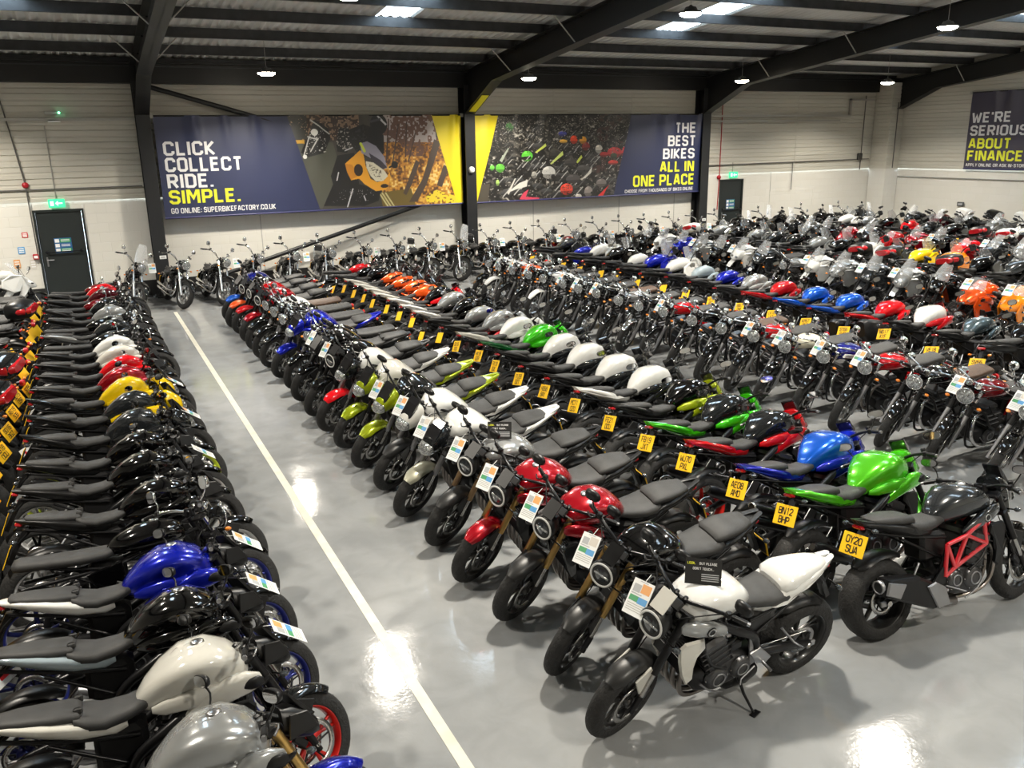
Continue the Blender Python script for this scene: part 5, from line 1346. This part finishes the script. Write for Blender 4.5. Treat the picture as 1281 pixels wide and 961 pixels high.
# --- line row: seats face the aisle's other side
ya = [3.40, 4.05, 4.68, 5.32, 5.98, 6.6, 7.3, 7.9, 8.6, 9.3, 9.95, 10.6, 11.2, 11.85, 12.5, 13.15, 13.8, 14.45, 15.1, 15.75, 16.4, 17.05, 17.7, 18.35]
AT = (.62, .10, 1.02, -.95, 0)
A = [('mt', 'silver', P5(P2='blue', F='blue', FORK='gold', RIM='rim_blue', level='near', desc='silver and blue naked', BAR='alloy')), ('mt', 'pearl', P5(RIM='rim_red', T='pearl', F='darkgrey', BAR='alloy', tag=AT, desc='pearl white naked')), ('mt', 'gloss', P5(RIM='rim_blue', T='frostblue', BAR='alloy', tag=AT)),
     ('mt', 'navy', P5(P='blue', RIM='rim_blue', T='white', F='darkgrey', BAR='alloy', tag=AT, desc='blue naked')), ('retro', 'gloss', P5(RIM='rim_blue', BAR='satin', desc='gloss black naked')), ('mt', 'gloss', P5(RIM='rim_white')), ('mt', 'gloss', P5(tag=AT)), ('mt', 'gloss', P5(RIM='rim_white')),
     ('zed', 'grey', P5(P2='darkgrey', RIM='rim_acid', tag=AT)), ('zed', 'grey', P5(P2='yellow', desc='dark grey and yellow street')), ('zed', 'yellow', P5(T='darkgrey', tag=AT)), ('mt', 'crimson', P5()), ('mt', 'bright', P5(P2='red')), ('mt', 'pearl', P5()), ('mt', 'white', P5()), ('retro', 'gloss', P5()), ('mt', 'grey', P5(T='silver')), ('retro', 'gloss', P5()), ('mt', 'silver', P5()), ('zed', 'darkgrey', P5()), ('retro', 'darkred', P5()), ('mt', 'maroon', P5()), ('mt', 'bright', P5()), ('retro', 'darkred', P5())]
row('line-side row', [(y, k, p, d) for y, (k, p, d) in zip(ya, A)], .03, 0)
# --- row behind it, tails toward us
zk = ['neo', 'zed', 'adv', 'neo', 'zed', 'neo', 'mt', 'adv', 'zed', 'adv', 'neo', 'retro', 'adv', 'zed', 'retro', 'adv', 'neo', 'retro', 'adv', 'zed', 'retro', 'adv']
zp = ['silver', 'black', 'grey', 'darkred', 'black', 'maroon', 'black', 'darkred', 'black', 'grey', 'maroon', 'black', 'silver', 'grey', 'silver', 'silver', 'black', 'silver', 'silver', 'black', 'grey', 'white']
rows_z = []
ZPL = {3: 'SG15\nRGO', 4: 'SB12\nSRG', 5: 'SG20\nRZO', 6: 'BD68\nSXO', 7: 'HG18\nOCU', 8: 'SO16\nBGZ', 9: 'RG19\nSOB', 10: 'GU15\nOSR', 11: 'SC68\nGOX'}
for k in range(21):
    d = P5(opts=('box',)) if k in (8, 10, 16) else {}
    if k in (8, 10): d['BOX'] = 'darkgrey'
    if k in ZPL: d['plate'] = ZPL[k]
    rows_z.append((4.9 + .69 * k, zk[k] if k not in (8, 10, 16) else 'adv', zp[k], d))
row('row behind line-side row', rows_z, -1.86, 161)
# learner plates tied to the tails of the top-box row
for k in (0, 1, 5, 7, 9):
    y = 4.6 + .69 * k; g = G(); box(g, -.002, .002, -.09, .09, -.09, .09, 'card')
    o = link('learner_plate', g.mesh('learner_plate')); h = G(); box(h, .0025, .004, -.045, -.02, -.055, .055, 'labelred'); box(h, .0025, .004, -.02, .045, -.055, -.03, 'labelred'); link('letter', h.mesh('letter'), o)
    o.matrix_basis = Matrix.Translation((-.80, y + .06, .50)) @ Matrix.Rotation(-.75, 4, 'Z') @ Matrix.Rotation(-.35, 4, 'Y') @ Matrix.Rotation(.15, 4, 'X')
    tag_thing(o, 'white learner plate behind the %s motorcycle from camera end, row behind line-side row' % ORD(k + 1), 'learner plate')
# --- first row past the line
B = [('neo', 'white', P5(T='white', FORK='satin', F='satingrey', F2='pearl', S='pearl', S2='silver', opts=('cowl', 'noplate'), tag=BT, steer=16, desc='white naked', yaw=0)),
     ('neo', 'gloss', P5(FORK='gold', F='satingrey', tag=BT, S='darkgrey')), ('neo', 'crimson', P5(FORK='gold', F='satingrey', tag=BT, S='darkgrey')), ('neo', 'crimson', P5(FORK='gold', F='crimson', tag=BT)),
     ('neo', 'silver', P5(FORK='bronze', F='satingrey', tag=BT, S='darkgrey', S2='grey')), ('zed', 'white', P5(P2='darkgrey', T='white', F='champagne', FORK='dullalloy', tag=BT, desc='beige and white street')), ('zed', 'white', P5(P2='pearl', T='white', F='satingrey', FORK='dullalloy', tag=BT)),
     ('zed', 'darkgrey', P5(T='acid', F='acid', FORK='dullalloy', tag=BT, P2='acid', desc='dark grey and yellow-green street')), ('zed', 'pearl', P5(T='acid', F='acid', P2='acid', desc='white and yellow-green street')), ('zed', 'white', P5(T='white', F='bright', P2='darkgrey', desc='white street', FORK='dullalloy')), ('neo', 'black', P5(F='black', tag=BT)), ('mt', 'black', P5(tag=BT)),
     ('retro', 'black', P5()), ('scram', 'black', P5(T='plastic')), ('zed', 'blue', P5(T='blue', F='blue', P2='blue')), ('scram', 'grey', P5(HB='chrome')), ('scram', 'black', P5(HB='chrome')), ('retro', 'white', P5(SEAT='brownseat', F='black')), ('neo', 'crimson', P5(F='crimson')), ('neo', 'red', P5(F='red')), ('neo', 'orange', P5(F='orange', P='black', desc='black naked')), ('mt', 'navy', P5(F='sky'))]
B = B[:13] + B[14:]
row('first row past the line', [(3.69 + .714 * k, a, b_, c) for k, (a, b_, c) in enumerate(B)], 3.22, 180)
# --- second row past the line, back to back with the first
yc = [3.6, 4.24, 4.80, 5.5, 6.1, 6.72, 7.4, 8.05, 8.7, 9.35, 10.0, 10.65, 11.25, 11.9, 12.5, 13.15, 13.8, 14.45, 15.05, 15.65, 16.3, 17.0, 17.6, 18.2]
CT = (.42, .26, 1.0, -.4, -2.6)
Cc = [('h2', 'grey', P5(FRAME='trellis_red', plate='OY20\nSUA', steer=10, tag=(.56, -.02, .96, -.3, 0), yaw=-4, dx=.07, desc='dark grey red-framed street', P2='darkgrey', S='satin')), ('zed', 'lime', P5(T='lime', plate='BN12\nBHP', F='lime', tag=CT)), ('zed', 'sky', P5(T='blue', plate='AE08\nAMO', opts=('twinpipe',), F='sky', P2='blue', TRIM='satin')),
      ('zed', 'darkgrey', P5(P2='red', T='red', plate='WJ70\nPXL', RIM='rim_red', tag=CT, desc='black and red street')), ('zed', 'darkgrey', P5(P2='green', T='green', plate='FB19\nJXT', desc='black and green street')), ('zed', 'gloss', P5(P2='acid', plate='FE21\nOCU', desc='black and lime street')),
      ('zed', 'white', P5(T='white', plate='MC71\nDZO', P2='darkgrey')), ('zed', 'white', P5(plate='HG68\nBAY', P2='darkgrey')), ('zed', 'white', P5(plate='FL69\nDZT', P2='darkgrey')), ('zed', 'white', P5(plate='FK19\nOUE', P2='darkgrey')), ('zed', 'green', P5(T='darkgreen', P2='green', plate='HX18\nOZR')), ('zed', 'white', P5(RIM='rim_red', T='pearl', plate='GU16\nXSO')), ('zed', 'silver', P5(FRAME='trellis_red')), ('neo', 'silver', P5()), ('zed', 'black', P5(T='white')), ('zed', 'silver', P5(T='white', P2='black')), ('zed', 'black', P5(T='white', P2='bright')),
      ('duke', 'orange', P5(FRAME='paint_orange', T='pearl')), ('duke', 'orange', P5(FRAME='paint_orange', T='pearl')), ('duke', 'orange', P5(FRAME='paint_orange', T='pearl')), ('duke', 'orange', P5(T='pearl')), ('neo', 'black', P5()), ('scram', 'black', P5()), ('scram', 'bright', P5())]
row('second row past the line', [(y, k, p, d) for y, (k, p, d) in zip(yc, Cc)], 5.33, 0)
# --- round-headlight row facing back to us
Dk = [('gloss', 0), ('darkred', 0), ('black', 'b'), ('red', 0), ('navy', 's'), ('cream', 0), ('red', 's'), ('black', 'b'), ('gloss', 0), ('red', 0), ('black', 0), ('silver', 0), ('black', 'b'), ('black', 0), ('grey', 0), ('white', 0), ('black', 0), ('orange', 0), ('white', 0), ('white', 0)]
DT = (.50, -.10, 1.04, -.6, -.1)
row('third row past the line', [(5.05 + .665 * k, 'retro' if k % 3 else 'scram', p, P5(HB='chrome' if k % 2 else 'paint_black', F='chrome' if k == 10 else ('white' if k in (15, 18) else 'black'), **(dict(SEAT='brownseat') if v == 'b' else {}), **(dict(opts=('stripe',), P2='white') if v == 's' else {}), **(dict(tag=DT) if k in (0, 1, 3, 4, 5, 6, 9, 12, 13, 14, 16, 17, 18) else {}))) for k, (p, v) in enumerate(Dk)], 8.67, 180)
# --- fourth row
Ek = [('adv', 'black', 'SV66\nFZE'), ('neo', 'slate', 'VE18\nEYX'), ('zed', 'white', 'WG17\nKYF'), ('neo', 'bright', 'ST66\nEWO'), ('neo', 'sky', 'KP67\nOFZ'), ('neo', 'sky', 'LK16\nLKT'), ('neo', 'red', 'BD67\nOHR'), ('mt', 'silver', 'GU18\nXEC'), ('neo', 'blue', None), ('neo', 'frostblue', None), ('adv', 'white', None), ('adv', 'blue', None), ('neo', 'white', None), ('adv', 'black', None), ('adv', 'white', None), ('retro', 'blue', None), ('adv', 'grey', None)]
row('fourth row past the line', [(6.65 + .76 * k, a, b_, P5(plate=c, EXH='alloy' if k in (0, 7, 8) else 'satin', T='sky' if k in (4, 5) else ('red' if k in (3, 6) else 'plastic'), opts=('pannier',) if k in (3,) else (), P2='red' if k == 2 else None)) for k, (a, b_, c) in enumerate(Ek)], 11.0, 0)
Fk = [('sport', 'amber'), ('sport', 'orange'), ('adv', 'black'), ('adv', 'silver'), ('adv', 'grey'), ('adv', 'silver'), ('adv', 'white'), ('retro', 'silver'), ('adv', 'grey'), ('adv', 'white'), ('adv', 'black'), ('adv', 'silver'), ('adv', 'blue'), ('adv', 'white'), ('adv', 'black')]
FT = (.66, -.02, 1.18, -.7, 0)
row('fifth row past the line', [(8.75 + .74 * k, a, b_, P5(tag=FT) if k in (0, 1, 3, 4, 6, 9, 11) else {}) for k, (a, b_) in enumerate(Fk)], 13.95, 180)
Gk = [('adv', 'grey'), ('tour', 'black'), ('adv', 'amber'), ('adv', 'yellow'), ('tour', 'grey'), ('adv', 'white'), ('adv', 'black'), ('adv', 'silver'), ('adv', 'black'), ('adv', 'grey'), ('adv', 'silver'), ('adv', 'black'), ('tour', 'silver')]
row('sixth row past the line', [(10.3 + .74 * k, a, b_, P5(BOX='whitebox' if b_ in ('white', 'silver') else 'plastic', opts=('box',) if k in (1, 3) else ())) for k, (a, b_) in enumerate(Gk)], 16.25, 0)
Hk = [('adv', 'silver'), ('tour', 'grey'), ('sport', 'bright'), ('adv', 'black'), ('adv', 'crimson'), ('sport', 'red'), ('adv', 'grey'), ('sport', 'crimson'), ('adv', 'black'), ('adv', 'silver'), ('adv', 'black')]
row('seventh row past the line', [(12.2 + .72 * k, a, b_, P5(tag=FT) if k in (1, 3, 6) else {}) for k, (a, b_) in enumerate(Hk)], 19.3, 180)
Ik = [('tour', 'white'), ('tour', 'black'), ('sport', 'darkred'), ('adv', 'black'), ('adv', 'grey'), ('sport', 'bright'), ('adv', 'black'), ('adv', 'silver'), ('adv', 'white')]
row('eighth row past the line', [(13.4 + .76 * k, a, b_, P5(BOX='whitebox' if b_ == 'white' else 'plastic', opts=('pannier',) if k == 0 else ())) for k, (a, b_) in enumerate(Ik)], 21.55, 0)
Jk = [('tour', 'white'), ('tour', 'silver'), ('tour', 'black'), ('tour', 'maroon'), ('adv', 'grey')]
row('row along the side wall', [(15.5 + .95 * k, a, b_, P5(BOX='whitebox' if k in (0, 1, 3) else 'plastic', opts=('pannier',))) for k, (a, b_) in enumerate(Jk)], 24.45, 180)
# --- cruisers along the back wall, facing us
WT = (.50, .30, 1.10, -.25, 0)
for k in range(28):
    x = .80 + .87 * k
    if x > 23.6: break
    kind = 'cruiser' if k < 20 or k % 2 else 'adv'
    p = ['gloss', 'gloss', 'gloss', 'black', 'black', 'gloss', 'grey', 'black', 'black', 'gloss', 'black', 'gloss', 'black', 'darkred', 'gloss', 'black', 'silver', 'black', 'navy', 'black'][k % 20]
    if abs(x - 1.58) < .0: continue
    opts = ('screen',) if k in (0, 9, 21) else (('sissy',) if k in (5, 8, 10, 13, 17, 20, 22) else ())
    yb = 21.0 if k not in (1, 2) else 20.75
    r_ = place_bike(kind, x, yb, -90 + (8 if k in (1, 2) else random.uniform(-3, 3)), 'far' if k > 3 else 'mid', p, opts=opts, steer=random.uniform(18, 30), lean=9, BAR='chrome', HB='chrome', RIM='alloy' if kind == 'cruiser' else 'rim_black', EXH='chrome', ENGC='dullalloy' if kind == 'cruiser' else 'engine',
                    label='%s %s motorcycle, %s from fire door along the back wall' % (WORDC.get(p, p), WORDK[kind], ORD(k + 1)), group='motorcycles along the back wall')
    if k % 2 == 0 and k < 22: sales_tag(r_, *WT, '%s motorcycle from the first fire door, back wall' % ORD(k + 1))
place_bike('tour', -1.75, 20.35, 0, 'far', 'white', BOX='whitebox', label='white touring motorcycle with a top box standing alone before the first fire door', group=None)
place_bike('tour', -3.3, 19.3, 0, 'far', 'white', BOX='whitebox', label='white touring motorcycle behind the lone one near the first fire door')
# --- the black request cards
def request_card(P_, rz, tilt, label):
    g = G(); box(g, -.105, .105, -.001, .001, -.075, .075, 'cardblack'); o = link('request_card', g.mesh('request_card'))
    M0 = Matrix.Rotation(PI / 2, 4, 'X')
    for body, x, z, mk in (('LOOK,', -.070, .040, 'textyellow'), ('BUT PLEASE', .027, .040, 'textwhite'), ("DON'T TOUCH...", 0, .010, 'textwhite')):
        me = glyph_mesh('lettering', body, .18, .16); me.materials.append(MATS[mk]); link('lettering', me, o, Matrix.Translation((x, -.0025, z)) @ M0 @ Matrix.Scale(.0120, 4))
    h = G()
    for q in (-.018, -.030, -.042, -.054): box(h, -.01, .09, -.0025, -.0015, q, q + .005, 'cardgrey')
    link('small_print', h.mesh('small_print'), o)
    o.matrix_basis = Matrix.Translation(P_) @ Matrix.Rotation(rz, 4, 'Z') @ Matrix.Rotation(tilt, 4, 'X')
    tag_thing(o, label, 'card')
request_card((2.98, 3.52, 1.045), rad(-40), -.5, 'black card asking not to touch, standing on the tank of the white motorcycle')
request_card((3.02, 6.35, 1.06), rad(-30), -.4, 'black card asking not to touch, standing on the silver motorcycle')

# ------------------------------------------------------------------ daylight, camera, exposure
w = D.worlds.new('World'); SC.world = w; w.use_nodes = True
w.node_tree.nodes['Background'].inputs[0].default_value = (.75, .88, 1.0, 1); w.node_tree.nodes['Background'].inputs[1].default_value = 16.0
c = D.cameras.new('camera'); co = D.objects.new('camera', c); COL.objects.link(co); SC.camera = co

UPC = Vector((-65, 3690, 1060)).normalized(); YC = Vector((88 - 640, 480 - 188, -1060)).normalized(); YC = (YC - UPC * YC.dot(UPC)).normalized(); XC = YC.cross(UPC)
co.matrix_world = Matrix.Translation((0, 0, 3.5)) @ Matrix((XC, YC, UPC)).to_4x4()
c.sensor_width = 36; c.sensor_fit = 'HORIZONTAL'; c.lens = 1060 / 1281 * 36; c.clip_end = 200
vs = SC.view_settings; vs.view_transform = 'Standard'; vs.look = 'None'; vs.gamma = 1; vs.exposure = -0.08; vs.use_curve_mapping = False
SC.cycles.use_denoising = True
try: SC.cycles.denoiser = 'OPENIMAGEDENOISE'
except Exception: pass
SC.cycles.max_bounces = 6; SC.cycles.diffuse_bounces = 3; SC.cycles.glossy_bounces = 4; SC.cycles.transmission_bounces = 4
SC.cycles.sample_clamp_indirect = 8
